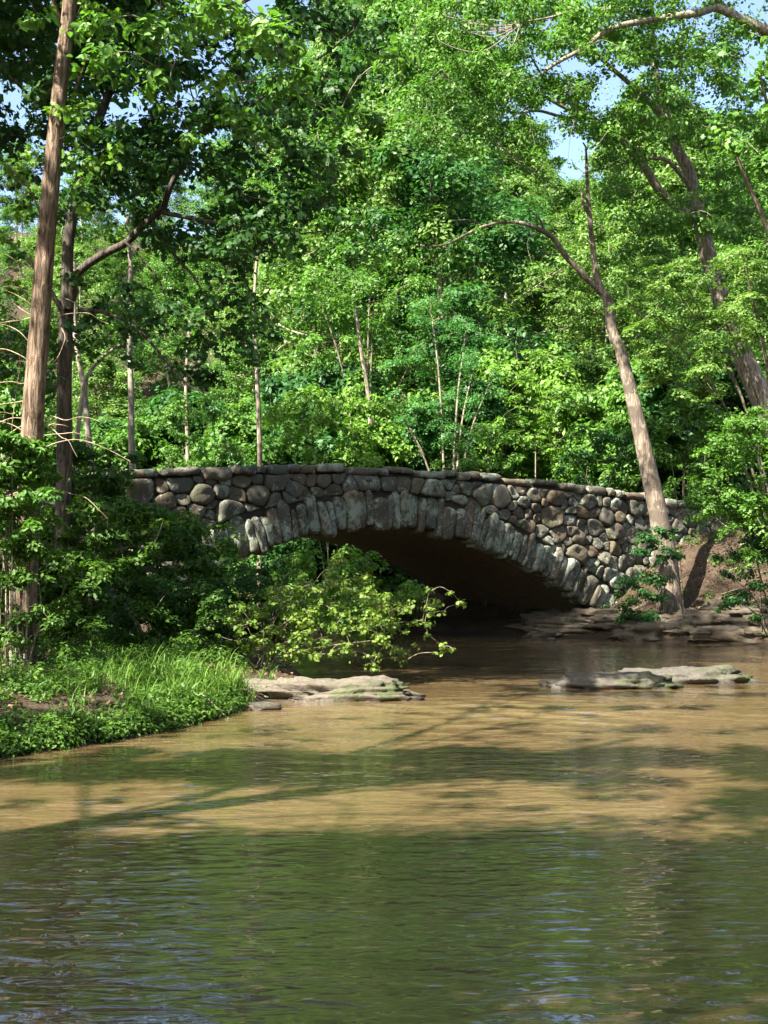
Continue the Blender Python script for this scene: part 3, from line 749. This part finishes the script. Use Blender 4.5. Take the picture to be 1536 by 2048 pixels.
def bush(name, label, cat, reg, Y, dY, n, r, leaf, kind, size, per, seed, flat=.6, bark='bark_mid', group=None, stems=5, basepx=None, stemr=.02, baseY=None, cull=-.6, up=1.0, extra=(), holes=(), droop=.25, basez=None):
    rg = np.random.default_rng(seed)
    regs = [(reg[0], reg[1], reg[2], reg[3], Y-dY, Y+dY, n, r*.7, r*1.35)]+[tuple(e[:4])+(Y-dY*.5, Y+dY*.5, e[4], r*.6, r*1.1) for e in extra]
    C, RR = region_clumps(regs, rg, holes)
    bY = baseY or Y; bx = ((basepx if basepx is not None else (reg[0]+reg[1])/2)-768)/F*bY
    base = np.array((bx, bY, (ground_z(bx, bY) if basez is None else basez)-.05))
    root = empty(name, base); tag(root, label, cat, group)
    wd = Acc(); sk = []
    for k in range(stems):
        tgt = C[rg.integers(len(C))]; b0 = base+np.array((rg.normal()*.12, rg.normal()*.12, 0))
        q = spline([b0, b0*.6+tgt*.4+np.array((0, 0, .25*abs(tgt[2]-b0[2]))), tgt], 12)
        tube(wd, q, np.linspace(stemr, stemr*.35, 12), 5); sk.append(q)
    sk = np.concatenate(sk); twigs(wd, C, sk, rg, .012)
    wd.build('stem', M[bark], root, True, base)
    lf = Acc(); clumps(lf, C, RR, per, size, kind, rg, flat=flat, cull=cull, up=up, droop=droop)
    lf.build('foliage', M[leaf], root, False, base)
    return root

HOLES = [(240, 205, 34, 10), (20, 85, 30, 14), (355, 185, 24, 8), (350, 85, 16, 12), (500, 5, 40, 8), (620, 100, 14, 10), (600, 140, 10, 8), (690, 90, 14, 8), (370, 380, 28, 25), (320, 560, 20, 12), (270, 520, 40, 10)]
# --- furrowed tall trunk, left
rg = np.random.default_rng(3)
gz = ground_z((50-768)/F*26, 26)
base = P(42, 1300, 26); base[2] = gz-.1
t1 = empty('tall_tree', base); tag(t1, 'tall straight trunk with furrowed brown bark and leaf tufts at the left edge', 'tree')
wd = Acc(); sk = []
q = np.vstack([[base], path_px([(44, 1240), (50, 1130), (58, 980), (66, 830), (80, 640), (92, 480), (108, 300), (125, 130), (142, -20), (160, -300), (175, -520)], 26, 25, 60)])
wpx = np.interp(q[:, 2], [0.9, 1.4, 3.5, 8, 12, 18], [74, 56, 47, 39, 31, 20]); tube(wd, q, wpx*26/F/2, 20, .012, rg); sk.append(q)
for pts, a_, b_ in [([(112, 270), (150, 180), (175, 110), (185, 40)], 7, 3), ([(95, 470), (60, 380), (10, 330)], 5, 2), ([(130, 60), (90, -30), (20, -120)], 10, 3), ([(150, -150), (260, -260), (380, -330)], 12, 4), ([(160, -300), (60, -400), (-60, -450)], 10, 4)]:
    sk.append(limb(wd, pts, 25.8, 25, a_, b_, 6))
C, RR = region_clumps([(125, 235, 120, 240, 24.5, 25.6, 9, .16, .3), (110, 240, 250, 420, 24.6, 25.7, 16, .16, .32), (95, 200, 180, 330, 24.7, 25.4, 7, .15, .25), (0, 110, 290, 520, 25, 27, 22, .2, .4),
                       (-40, 80, 560, 720, 25, 27, 12, .2, .35), (140, 240, 0, 60, 25, 26, 6, .2, .3), (60, 130, 380, 480, 25, 25.6, 4, .12, .2),
                       (-200, 500, -480, -60, 22, 29, 60, .5, .9)], rg, HOLES)
twigs(wd, C, np.concatenate(sk), rg, .006)
wd.build('trunk', M['bark_tall'], t1, True, base)
lf = Acc(); clumps(lf, C, RR, 70, .135, 'maple', rg, flat=.7, cull=-2); lf.build('crown', M['leaf_lime'], t1, False, base)
for k in range(34):
    v_ = Acc(); rv = np.random.default_rng(100+k); pts = []
    y0 = rv.uniform(560, 1000); side = rv.choice([-1, -1, 1]); x = 70 - (y0-700)*.09; Yv = 25.7
    px, py = x, y0; L = rv.uniform(80, 230); a_ = rv.uniform(-.7, .9)
    for q_ in range(7):
        pts.append(P(px, py, Yv+rv.normal()*.05)); px += side*L/6*math.cos(a_); py += -L/6*math.sin(a_)*.7+rv.normal()*5; a_ -= rv.uniform(.05, .4)
    tube(v_, spline(pts, 24), np.linspace(.011, .004, 24), 5); v_.build('vine', M['vine'], t1, True, base)

# --- dark maple, upper left
rg = np.random.default_rng(4)
base = P(125, 1250, 29.5); base[2] = ground_z(base[0], 29.5)-.1
t2 = empty('maple_tree', base); tag(t2, 'dark shaded maple with long drooping limbs right behind the tall furrowed trunk', 'tree')
wd = Acc(); sk = [limb(wd, [(118, 1260), (118, 1100), (122, 900), (122, 750), (128, 600), (140, 545)], 29.5, 29, 33, 27, 12, .02, rg)]
base[0] = sk[0][0][0]
for pts, Ya, Yb, a_, b_ in [([(135, 600), (150, 545), (200, 508), (245, 485), (285, 445), (318, 415), (335, 370), (362, 320), (375, 285), (405, 255), (470, 225), (540, 180), (640, 110), (700, 60)], 29, 26, 20, 3),
        ([(128, 620), (130, 480), (160, 330), (190, 240), (210, 190), (225, 140), (245, 60), (255, -60), (280, -200)], 29, 29, 26, 8),
        ([(318, 425), (380, 438), (440, 448), (500, 462), (560, 470), (640, 462)], 27.5, 26, 10, 3), ([(150, 620), (200, 625), (250, 645), (290, 680), (330, 730), (370, 770), (410, 788)], 28.5, 27, 9, 3),
        ([(320, 480), (350, 520), (385, 560), (405, 610), (420, 660)], 28, 27, 8, 2), ([(205, 200), (180, 140), (150, 60), (140, -60)], 29, 28, 9, 4), ([(362, 320), (420, 350), (480, 390), (540, 400)], 27.6, 26, 7, 2),
        ([(230, 150), (300, 90), (380, 40), (470, 10), (560, -40)], 29, 27, 11, 3), ([(405, 255), (380, 200), (365, 150)], 27, 26, 5, 2), ([(475, 225), (500, 280), (540, 330)], 26.5, 26, 4, 2),
        ([(128, 640), (80, 560), (30, 500), (-20, 470)], 29, 28, 12, 4), ([(165, 320), (100, 240), (40, 180), (-20, 120)], 29, 28, 10, 4), ([(245, 485), (310, 560), (330, 620)], 28, 27.5, 6, 2)]:
    sk.append(limb(wd, pts, Ya, Yb, a_, b_, 7, .02, rg))
HOLES = [(240, 205, 34, 10), (20, 85, 30, 14), (355, 185, 24, 8), (350, 85, 16, 12), (500, 5, 40, 8), (620, 100, 14, 10), (600, 140, 10, 8), (690, 90, 14, 8), (370, 380, 28, 25), (320, 560, 20, 12), (270, 520, 40, 10)]
C, RR = region_clumps([(-40, 400, -60, 400, 27, 31, 290, .3, .55), (200, 740, -60, 260, 25.5, 29, 180, .28, .55), (150, 640, 200, 520, 26, 29.5, 160, .28, .55), (130, 560, 460, 760, 26.5, 29.5, 120, .28, .5),
                       (-40, 140, 320, 820, 28, 31, 55, .3, .5), (380, 680, 380, 520, 25.5, 28, 42, .22, .4), (240, 470, 690, 820, 26.5, 28, 26, .22, .4), (500, 700, 160, 330, 25.5, 27, 26, .2, .4), (560, 760, -40, 200, 25.5, 27, 30, .25, .45), (-250, 560, -1000, -110, 25, 31, 300, .6, 1.0)], rg, HOLES)
twigs(wd, C, np.concatenate(sk), rg, .012)
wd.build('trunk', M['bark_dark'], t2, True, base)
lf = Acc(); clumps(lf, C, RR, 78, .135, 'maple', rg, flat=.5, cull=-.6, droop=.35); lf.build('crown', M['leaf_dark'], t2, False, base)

# --- leaning tree at the right end of the bridge
rg = np.random.default_rng(5)
YL = 57.0; bx = (1338-768)/F*YL
base = P(1338, 1150, YL); base[2] = min(base[2], ground_z(bx, YL))-.1
t3 = empty('leaning_tree', base); tag(t3, 'leaning bare trunk with a forked dead top rising before the right bridge end', 'tree')
wd = Acc(); q = np.vstack([[base], path_px([(1332, 1110), (1315, 1020), (1295, 930), (1275, 840), (1256, 760), (1240, 700), (1225, 665), (1215, 600), (1200, 575), (1190, 530), (1184, 480), (1178, 420), (1174, 360), (1172, 300), (1166, 285)], YL, YL, 64)])
pyq = np.concatenate([[1150], np.interp(np.linspace(0, 1, 64), np.linspace(0, 1, 15), [1110, 1020, 930, 840, 760, 700, 665, 600, 575, 530, 480, 420, 360, 300, 285])])
wv = np.interp(pyq, [285, 360, 480, 560, 600, 660, 760, 930, 1100, 1150], [3, 8, 11, 13, 20, 22, 26, 34, 41, 56])*YL/F/2
tube(wd, q, wv, 16, .03, rg); sk = [q]
for pts, a_, b_, Yb in [([(1202, 585), (1170, 552), (1130, 510), (1108, 478), (1085, 462), (1050, 448), (1010, 444), (970, 452), (930, 470), (895, 488), (868, 492)], 14, 3, 54), ([(1180, 430), (1168, 410), (1162, 376)], 9, 4, 57),
                        ([(1088, 462), (1080, 440), (1060, 420)], 7, 2, 56), ([(1172, 300), (1180, 285)], 6, 3, 57), ([(970, 452), (940, 440), (900, 442)], 3, 1.5, 54)]:
    sk.append(limb(wd, pts, YL, Yb, a_, b_, 7, .03, rg))
C, RR = region_clumps([(1180, 1330, 540, 700, 57, 59, 10, .35, .6), (880, 1090, 430, 560, 54, 57, 10, .3, .6), (1190, 1240, 640, 720, 56.8, 57.4, 3, .3, .4)], rg)
twigs(wd, C, np.concatenate(sk), rg, .015); wd.build('trunk', M['bark_lean'], t3, True, base)
lf = Acc(); clumps(lf, C, RR, 110, .16, 'diamond', rg); lf.build('crown', M['leaf_a'], t3, False, base)

# --- big pale limbed tree, right
rg = np.random.default_rng(6); YR = 60.0
base = P(1600, 1000, YR); base[2] = ground_z(base[0], YR)-.1
t4 = empty('spreading_tree', base); tag(t4, 'big spreading tree with thick pale limbs crossing the upper right sky', 'tree')
wd = Acc(); sk = [limb(wd, [(1610, 1010), (1575, 920), (1545, 850), (1512, 770), (1478, 700), (1450, 620), (1425, 540), (1408, 480), (1395, 420)], YR, YR, 54, 28, 16, .02, rg)]
for pts, a_, b_, Yb in [([(1395, 420), (1385, 370), (1372, 330), (1355, 300), (1335, 240), (1318, 180), (1305, 90), (1300, -60)], 30, 10, 60), ([(1400, 450), (1350, 410), (1318, 380), (1290, 335), (1258, 295), (1220, 262), (1180, 235), (1130, 215), (1080, 190), (1030, 185)], 22, 5, 56),
        ([(1345, 270), (1318, 225), (1290, 195), (1260, 168), (1208, 122), (1150, 60), (1120, -40)], 16, 5, 57), ([(1395, 395), (1370, 360), (1340, 325), (1313, 316), (1268, 322), (1215, 335), (1168, 346)], 12, 3, 57),
        ([(1560, 70), (1500, 48), (1470, 32), (1430, 15), (1400, 25), (1340, 34), (1290, 42), (1240, 52), (1200, 70), (1170, 95), (1120, 122), (1092, 140)], 22, 7, 50), ([(1290, 42), (1230, 20), (1150, 22), (1100, 35), (1040, 45)], 9, 3, 50), ([(1470, 32), (1420, -10), (1360, -30)], 12, 6, 52),
        ([(1180, 235), (1130, 235), (1080, 222), (1040, 225), (1000, 222)], 9, 3, 56), ([(1130, 215), (1090, 160), (1060, 110)], 8, 3, 55), ([(1080, 360), (1060, 340), (1010, 300), (980, 270)], 5, 3, 60), ([(1550, 860), (1580, 700), (1600, 500)], 40, 20, 62), ([(1600, 500), (1590, 250), (1570, 70)], 26, 20, 56)]:
    sk.append(limb(wd, pts, YR if Yb > 52 else 54, Yb, a_, b_, 8, .02, rg))
for k in range(9):
    x0, y0 = rg.uniform(880, 1010), rg.uniform(30, 90)
    limb(wd, [(1040, 50), ((1040+x0)/2, y0+rg.normal()*12), (x0, y0), (x0-18, y0+rg.normal()*14)], 50, 50, 3, 1.2, 4)
LEAN = [(1168, 320, 12, 40), (1180, 420, 12, 40), (1190, 520, 13, 40), (1205, 590, 14, 40), (1230, 670, 14, 40), (1255, 750, 14, 40), (1130, 512, 22, 14), (1085, 465, 24, 12), (1020, 446, 30, 10)]
H4 = LEAN+[(1370, 320, 18, 30), (1300, 350, 16, 14), (1410, 500, 14, 25), (1320, 220, 8, 12), (1500, 740, 24, 60), (1115, 288, 24, 16), (1230, 160, 10, 14), (1075, 125, 22, 10), (1150, 130, 10, 8), (1085, 235, 16, 8), (1200, 200, 12, 12), (1380, 345, 16, 24), (1000, 300, 20, 8)]
C, RR = region_clumps([(820, 1180, -60, 170, 49, 60, 130, .5, .95), (800, 1130, 100, 320, 52, 60, 100, .5, .95), (1040, 1330, 150, 400, 53, 60, 80, .4, .85), (1180, 1580, 80, 480, 53, 64, 120, .6, 1.1), (1240, 1600, 380, 720, 56, 65, 110, .6, 1.1), (1100, 1560, -60, 120, 49, 60, 95, .5, .9), (960, 1480, -20, 330, 50, 58, 190, .4, .75), (1120, 1340, 60, 250, 51, 58, 90, .35, .6), (1150, 1250, 280, 400, 61, 63, 12, .4, .6), (980, 1620, -1000, -60, 46, 60, 200, .9, 1.5)], rg, H4)
twigs(wd, C, np.concatenate(sk), rg, .014, 9); wd.build('trunk', M['bark_mid'], t4, True, base)
lf = Acc(); clumps(lf, C, RR, 190, .19, 'diamond', rg, flat=.55); lf.build('crown', M['leaf_a'], t4, False, base)

# --- unseen trees added for their shade; leaf clumps placed back along the sun rays
def shade_tree(x, y, cl, seed, label, hh=1.0):
    rg = np.random.default_rng(seed); base = np.array((x, y, ground_z(x, y)-.1))
    root = empty('shade_tree', base); tag(root, label, 'tree'); wd = Acc()
    tr = spline([base, base+(.2, .1, 5*hh), base+(-.1, .3, 10*hh), base+(.3, .2, 15*hh), base+(.2, .5, 19*hh)], 30)
    tube(wd, tr, np.linspace(.38, .08, 30), 10, .02, rg); sk = [tr]
    C = np.array([c[:3] for c in cl]); RR = np.array([c[3] for c in cl])
    for k in range(16):
        tgt = C[rg.integers(len(C))]; i0 = int(np.clip((tgt[2]-3-base[2])/19*30, 8, 26)); b0 = tr[i0]
        q = spline([b0, b0*.6+tgt*.4+(0, 0, 1.0), tgt], 16); tube(wd, q, np.linspace(.045, .01, 16), 6); sk.append(q)
    twigs(wd, C, np.concatenate(sk), rg, .015, 5)
    wd.build('trunk', M['bark_mid'], root, True, base)
    lf = Acc(); clumps(lf, C, RR, 170, .17, 'oval', rg, flat=.5, cull=-1.9); lf.build('crown', M['leaf_a'], root, False, base)
rg = np.random.default_rng(91); cl1, cl2 = [], []
def cast(x, y, r=.8, z0=10, z1=16):
    z = rg.uniform(z0, z1); t = z/SUN.z; q = (x+SUN.x*t, y+SUN.y*t, z, r*rg.uniform(.7, 1.25)); (cl1 if q[1] > -1 else cl2).append(q)
for k in range(560): cast(rg.uniform(-5, 8), rg.uniform(1, 11.8), 1.0)
for k in range(130):
    x = rg.uniform(-2.5, 8); cast(x, rg.uniform(15.3, 18.2)+.25*math.sin(x*1.7), .65)
for k in range(24): cast(rg.uniform(-7, -2), rg.uniform(15.7, 16.8), .6)
for k in range(22): cast(rg.uniform(3.6, 8), rg.uniform(12.3, 14.8), .6)
for k in range(125): cast(rg.uniform(-9, -3.2), rg.uniform(17.0, 25.5), .36)
for k in range(18): cast(rg.uniform(2, 8.5), rg.choice([20.9, 24.5])+rg.normal()*.25, .42)
for k in range(26): cast(rg.uniform(-1, 9), rg.choice([30, 34, 38])+rg.normal()*.3, .5)
for k in range(30): cast(rg.uniform(2.5, 8), rg.uniform(27.3, 30), .5)
for k in range(16): cast(rg.uniform(-6, 5), rg.uniform(12.6, 15.2), .28)
for k in range(26): cast(rg.uniform(-3, 8), rg.uniform(18.6, 25), .3)
cl3 = []
for k in range(52):
    x_, y_, z_ = rg.uniform(7, 19), rg.uniform(49, 61), rg.uniform(22.5, 27); t_ = (z_-3)/SUN.z; cl3.append((x_+SUN.x*t_, y_+SUN.y*t_, z_, rg.uniform(.6, 1.1)))
shade_tree(-14.2, 37.5, cl3, 94, 'unseen added tree on the left bank with high boughs shaped to shade the right bank', 1.4)
shade_tree(-9.6, 5.0, cl1, 92, 'unseen added tree on the near left bank with boughs shaped to shade the creek')
shade_tree(-9.8, -5.0, cl2, 93, 'unseen added tree behind the viewpoint with boughs shaped to shade the nearest water')

# --- near light maple boughs at the right edge
bush('overhanging_tree', 'light green broad leaved boughs hanging in at the upper right edge', 'tree', (1400, 1600, 60, 330), 34, 1.5, 26, .42, 'leaf_a', 'maple', .17, 55, 21, bark='bark_mid', basepx=1720, baseY=38, stemr=.12, stems=4)

# --- right bank foliage
bush('beech_tree', 'feathery light green tree in flat layers on the right bank', 'tree', (1190, 1600, 500, 790), 46, 2, 110, .6, 'leaf_b', 'diamond', .14, 260, 22, holes=LEAN+[(1510, 760, 30, 60)], flat=.28, basepx=1590, baseY=50, stemr=.07, stems=7, up=2.0, droop=.2)
bush('bank_shrub', 'tall light green shrub spilling down over the right bank edge', 'shrub', (1385, 1650, 800, 1110), 44, 1.8, 120, .5, 'leaf_a', 'diamond', .13, 240, 23, flat=.4, basepx=1560, baseY=51, stemr=.04, up=1.6)
bush('bank_shrub', 'green shrub at the lower right edge just above the rock ledges', 'shrub', (1425, 1660, 1015, 1235), 46, 1.2, 56, .45, 'leaf_c', 'diamond', .13, 220, 24, flat=.4, basepx=1530, baseY=51, stemr=.03)
bush('bank_shrub', 'small dark green shrub at the foot of the leaning trunk', 'shrub', (1275, 1400, 1050, 1130), 55, .8, 14, .4, 'leaf_c', 'diamond', .15, 190, 25, flat=.3, basepx=1370)
bush('bank_shrub', 'dark green shrub hugging the lowest arch stones on the right', 'shrub', (1225, 1330, 1130, 1245), 56, .8, 24, .42, 'leaf_c', 'diamond', .15, 190, 26, flat=.45)
bush('bank_shrub', 'sunlit leafy shrub behind the right bridge end beside the leaning trunk', 'shrub', (1290, 1440, 760, 1000), 66, 1.5, 34, .6, 'leaf_a', 'oval', .24, 170, 27, flat=.6)
# --- beyond the parapet
bush('locust_tree', 'blue green feathery tree in tiers behind the middle of the bridge', 'tree', (780, 1010, 590, 900), 70, 1.8, 60, .7, 'leaf_blue', 'diamond', .13, 260, 31, flat=.28, stemr=.09, stems=6, up=1.8, droop=.3)
bush('round_shrub', 'bright rounded light green shrub just above the left middle parapet', 'shrub', (540, 790, 760, 960), 66.5, 1.8, 60, .6, 'leaf_lime', 'oval', .22, 150, 32, flat=.7)
bush('sapling', 'slender yellow green sapling in open tiers behind the right half of the parapet', 'tree', (1000, 1180, 720, 900), 66, .8, 24, .5, 'leaf_lime', 'diamond', .17, 90, 33, flat=.16, basepx=1080, stems=1, stemr=.05, up=2, extra=[(1050, 1100, 690, 760, 5)])
bush('round_shrub', 'mid green shrub behind the parapet below the open sapling', 'shrub', (880, 1060, 850, 980), 66, 1.2, 30, .5, 'leaf_a', 'oval', .18, 150, 34)
bush('round_shrub', 'deep green shrub behind the parapet left of the leaning trunk', 'shrub', (1120, 1280, 850, 1000), 68, 1.2, 30, .55, 'leaf_c', 'oval', .18, 150, 35)
bush('young_tree', 'sunlit young tree with large leaves above the bright rounded shrub', 'tree', (610, 860, 480, 760), 76, 2, 60, .8, 'leaf_a', 'oval', .24, 150, 36, stemr=.08)
bush('round_shrub', 'leafy green shrub over the left end of the parapet', 'shrub', (300, 500, 800, 960), 62, 1.5, 36, .5, 'leaf_a', 'oval', .17, 140, 37)
# --- bare pale trunks standing in the woods on the left
for k, (pts, Yt, w0, w1, bk, lab) in enumerate([([(266, 960), (263, 880), (262, 780), (258, 660), (262, 560), (255, 430)], 57, 22, 14, 'bark_pale', 'pale straight trunk behind the left end of the parapet'),
        ([(186, 960), (178, 880), (168, 780), (150, 660), (148, 520)], 58, 22, 13, 'bark_pale', 'pale slightly leaning trunk close behind the dark maple trunk'),
        ([(148, 960), (156, 860), (172, 760), (205, 715), (240, 690)], 55, 17, 8, 'bark_pale', 'crooked pale trunk bending right behind the dark maple trunk'),
        ([(520, 900), (516, 800), (512, 710), (508, 620), (515, 500)], 68, 16, 10, 'bark_mid', 'grey mottled trunk rising behind the left part of the arch'),
        ([(376, 940), (374, 860), (372, 760), (380, 640)], 66, 13, 9, 'bark_mid', 'thin grey trunk between the pale trunks and the bright rounded shrub'),
        ([(742, 860), (735, 780), (722, 700), (712, 620)], 72, 15, 10, 'bark_mid', 'dark leaning trunk rising behind the bright rounded shrub')]):
    rg = np.random.default_rng(300+k); wd = Acc(); q = path_px(pts, Yt, Yt, 30); gb = q[0].copy(); gb[2] = min(gb[2], ground_z(gb[0], gb[1]))-.1
    q = np.vstack([[gb], q]); tube(wd, q, np.linspace(w0, w1, len(q))*.65*Yt/F/2, 10, .03, rg)
    r_ = empty('bare_trunk_tree', gb); tag(r_, lab, 'tree')
    tp_ = q[-1]; C = np.array([tp_+rg.normal(size=3)*(1.3, 1.0, .9)+(0, 0, .8) for _ in range(14)]); twigs(wd, C, q[-8:], rg, .02)
    wd.build('trunk', M[bk], r_, True, gb); lf = Acc(); clumps(lf, C, np.full(14, .7), 120, .2, 'diamond', rg); lf.build('crown', M['leaf_a'], r_, False, gb)
# --- through the arch
bush('creek_shrub', 'sunlit green shrub seen through the arch at its left', 'shrub', (450, 640, 1085, 1260), 68, 1.5, 44, .5, 'leaf_a', 'oval', .17, 150, 41)
bush('creek_shrub', 'bright green shrub seen through the arch near its middle', 'shrub', (600, 800, 1130, 1280), 66, 1.2, 44, .5, 'leaf_lime', 'oval', .16, 150, 42)
bush('creek_shrub', 'yellow green low shrub seen through the arch at its dark right wall', 'shrub', (740, 880, 1180, 1275), 65, .8, 22, .42, 'leaf_turn', 'oval', .16, 140, 43)
# --- left bank
GB = None
LB = [((-60, 100, 860, 1090), 24.5, .8, 34, .26, 'leaf_a', .10, 'light green leafy shrub at the left edge before the furrowed trunk'),
      ((60, 330, 995, 1130), 30, 1.2, 44, .30, 'leaf_bank', .11, 'leafy dark shrub over the left wing of the bridge'),
      ((-20, 230, 1090, 1270), 29, 1.0, 56, .30, 'leaf_bank', .10, 'shaded dark shrub round the foot of the furrowed trunk'),
      ((190, 455, 1010, 1195), 35, 1.5, 58, .36, 'leaf_bank', .12, 'dark drooping shrub covering the left arch stones'),
      ((180, 440, 1150, 1285), 31, 1.2, 44, .32, 'leaf_bank', .10, 'low dark shrub beside the stacked stones under the arch end'),
      ((360, 600, 1130, 1290), 38, 1.5, 60, .36, 'leaf_bank', .11, 'fine leaved deep green shrub leaning out below the left arch'),
      ((90, 270, 880, 1010), 36, 1.5, 30, .34, 'leaf_bank', .12, 'dark shrub rising above the left end of the parapet')]
for k, (reg, Y, dY, n, r, mat_, sz, lab) in enumerate(LB):
    bush('bank_shrub', lab, 'shrub', reg, Y, dY, int(n*1.7), r*1.1, mat_, 'oval', sz*1.15, 170, 60+k, flat=.4, up=1.4, stemr=.02, stems=7)
bush('bank_shrub', 'ragged leafy shrub wrapped round the base of the furrowed trunk', 'shrub', (-60, 150, 1010, 1290), 24.6, .5, 60, .24, 'leaf_bank', 'oval', .09, 130, 75, flat=.5, up=1.3)
bush('twiggy_shrub', 'tangled pale twigged shrub left of the furrowed trunk', 'shrub', (-60, 60, 620, 960), 27.5, .6, 18, .22, 'leaf_a', 'oval', .09, 50, 71, flat=.5, bark='vine', stems=2, stemr=.010)
bush('fallen_branch', 'yellowing leafy branch reaching out over the water before the arch', 'branch', (460, 800, 1160, 1320), 30.5, 1.3, 190, .17, 'leaf_turn', 'maple', .085, 22, 72, flat=.6, basepx=520, stems=9, stemr=.011, extra=[(700, 935, 1175, 1250, 34), (690, 910, 1265, 1340, 22), (430, 520, 1250, 1310, 5), (620, 760, 1110, 1200, 9)], cull=-2)

bush('standin_shrub', 'added green shrub before the arch standing in for the sunlit greenery beyond it', 'shrub', (490, 850, 1105, 1265), 36, 1.3, 110, .3, 'leaf_lime', 'oval', .12, 110, 78, flat=.5, basepx=545, stems=8, stemr=.02, up=1.2)  # added on the sunny side, stands in for lit greenery beyond the arch
# ---------------------------------------------------------------- ground plants
rg = np.random.default_rng(8)
def on_bank(px, py):
    q = G(px, py, 0.3); return q
hb_ = Acc(); C = []; Rr = []
for k in range(420):
    y = 16+14*rg.random()**1.3; x = np.interp(y, XL[:, 0], XL[:, 1])-rg.uniform(-.02, .35)
    if y > 24.3: continue
    C.append((x, y, max(.08, ground_z(x, y))+rg.uniform(.0, .12))); Rr.append(rg.uniform(.14, .3))
n = 0
while n < 1000:
    x = rg.uniform(-11, -1.2); y = rg.uniform(17, 46)
    e = np.interp(y, XL[:, 0], XL[:, 1])-x
    if e < .05 or e > 7: continue
    if noise.noise((x*.5, y*.3, 3)) < -.06 and e > .5: continue
    if y > 24 and e < 1.0+(y-24)*.1: continue
    if rg.random() > math.exp(-(y-17)/22): continue
    n += 1; C.append((x, y, ground_z(x, y)+rg.uniform(.02, .20))); Rr.append(rg.uniform(.16, .38))
clumps(hb_, C, Rr, 60, .07, 'oval', rg, flat=.6, cull=-2, up=1.5)
clumps(hb_, [(x_, y_, ground_z(x_, y_)+h_) for x_, y_ in zip(rg.uniform(-9, -3, 130), rg.uniform(18, 40, 130)) for h_ in (.15, .4) if np.interp(y_, XL[:, 0], XL[:, 1])-x_ > .15], .2, 26, .13, 'lance', rg, flat=1.2, cull=-3)
C = []
while len(C) < 150:
    x_, y_ = rg.uniform(7, 21), rg.uniform(50, 64)
    if ground_z(x_, y_) > .8 and noise.noise((x_*.6, y_*.6, 9)) > -.05: C.append((x_, y_, ground_z(x_, y_)+rg.uniform(.05, .3)))
clumps(hb_, C, .34, 40, .11, 'oval', rg, flat=.6, cull=-2)
tag(hb_.build('ground_cover', M['leaf_bank']), 'low green leafy weeds growing along both banks of the creek', 'ground cover', kind='stuff')
lt = Acc(); C = []
while len(C) < 9000:
    if rg.random() < .6: x, y = rg.uniform(6, 22), rg.uniform(48, 64)
    else: x, y = rg.uniform(-9, -1.5), rg.uniform(18, 46)
    z = ground_z(x, y)
    if z > .15: C.append((x, y, z+.10*noise.fractal((x*.7+3.1, y*.7, 3.1), .9, 2.0, 4)+.03))
C = np.array(C); leaves(lt, C, rg.normal(size=(len(C), 3))*.5+(0, 0, 1), rg.uniform(.06, .16, len(C)), 'oval', rg)
tag(lt.build('leaf_litter', M['litter']), 'dry brown fallen leaves scattered over the bare banks', 'leaf litter', kind='stuff')
for k in range(26):
    x, y = (rg.uniform(8, 17), rg.uniform(51, 61)) if k < 17 else (rg.uniform(-6, -2.5), rg.uniform(20, 32))
    z = ground_z(x, y)
    if z < .2: continue
    st_ = Acc(); az = rg.uniform(-.5, .5); L = rg.uniform(.6, 1.8)*(1 if k < 17 else .5); p0 = np.array((x, y, z+.1)); dd = np.array((math.cos(az), math.sin(az), 0))*L
    p1 = p0+dd; p1[2] = ground_z(p1[0], p1[1])+.12; pm = (p0+p1)/2+rg.normal(size=3)*.08; tube(st_, spline([p0, pm, p1], 9), np.linspace(.035, .012, 9)*(1 if k < 17 else .5), 6)
    tag(st_.build('fallen_stick', M['bark_mid'], None, True), 'bare fallen stick lying on the brown right bank' if k < 17 else 'thin fallen stick among the weeds of the left bank', 'stick', 'sticks on the right bank' if k < 17 else 'sticks on the left bank')
gr = Acc()
def blades(n, fx, L0, L1):
    for k in range(n):
        x, y = fx(); z = ground_z(x, y)-.02; L = rg.uniform(L0, L1); az = rg.uniform(0, 6.28); bend = rg.uniform(.3, 1.3); wdt = rg.uniform(.005, .011)*L/.6
        d = np.array((math.cos(az), math.sin(az))); pz = np.array((-d[1], d[0])); V = []; el = 1.45; p_ = np.array((x, y, z))
        for i in range(6):
            ww = wdt*(1-(i/5)**2*.95); V += [p_+np.array((*pz, 0))*ww, p_-np.array((*pz, 0))*ww]
            p_ = p_+L/5*np.array((d[0]*math.cos(el), d[1]*math.cos(el), math.sin(el))); el -= bend*.42*(1+i*.25)
        gr.add(np.array(V), np.array([(2*i, 2*i+1, 2*i+3, 2*i+2) for i in range(5)]), rg.random())
tus = []
while len(tus) < 62:
    x, y = rg.normal()*.8-3.5, rg.normal()*1.8+24.0
    if np.interp(y, XL[:, 0], XL[:, 1])-x > .08: tus.append((x, y))
def f1():
    t_ = tus[rg.integers(len(tus))]; return t_[0]+rg.normal()*.11, t_[1]+rg.normal()*.13
def f2():
    while True:
        x, y = rg.uniform(-6, -2), rg.uniform(18, 27)
        if .0 < np.interp(y, XL[:, 0], XL[:, 1])-x < 1.4: return x, y
blades(2100, f1, .3, .9); blades(380, f2, .15, .45)
tag(gr.build('tall_grass', M['grass']), 'long arching grass blades on the point of the left bank', 'grass', kind='stuff')
print('faces', sum(len(o.data.polygons) for o in sc.objects if o.type == 'MESH'))
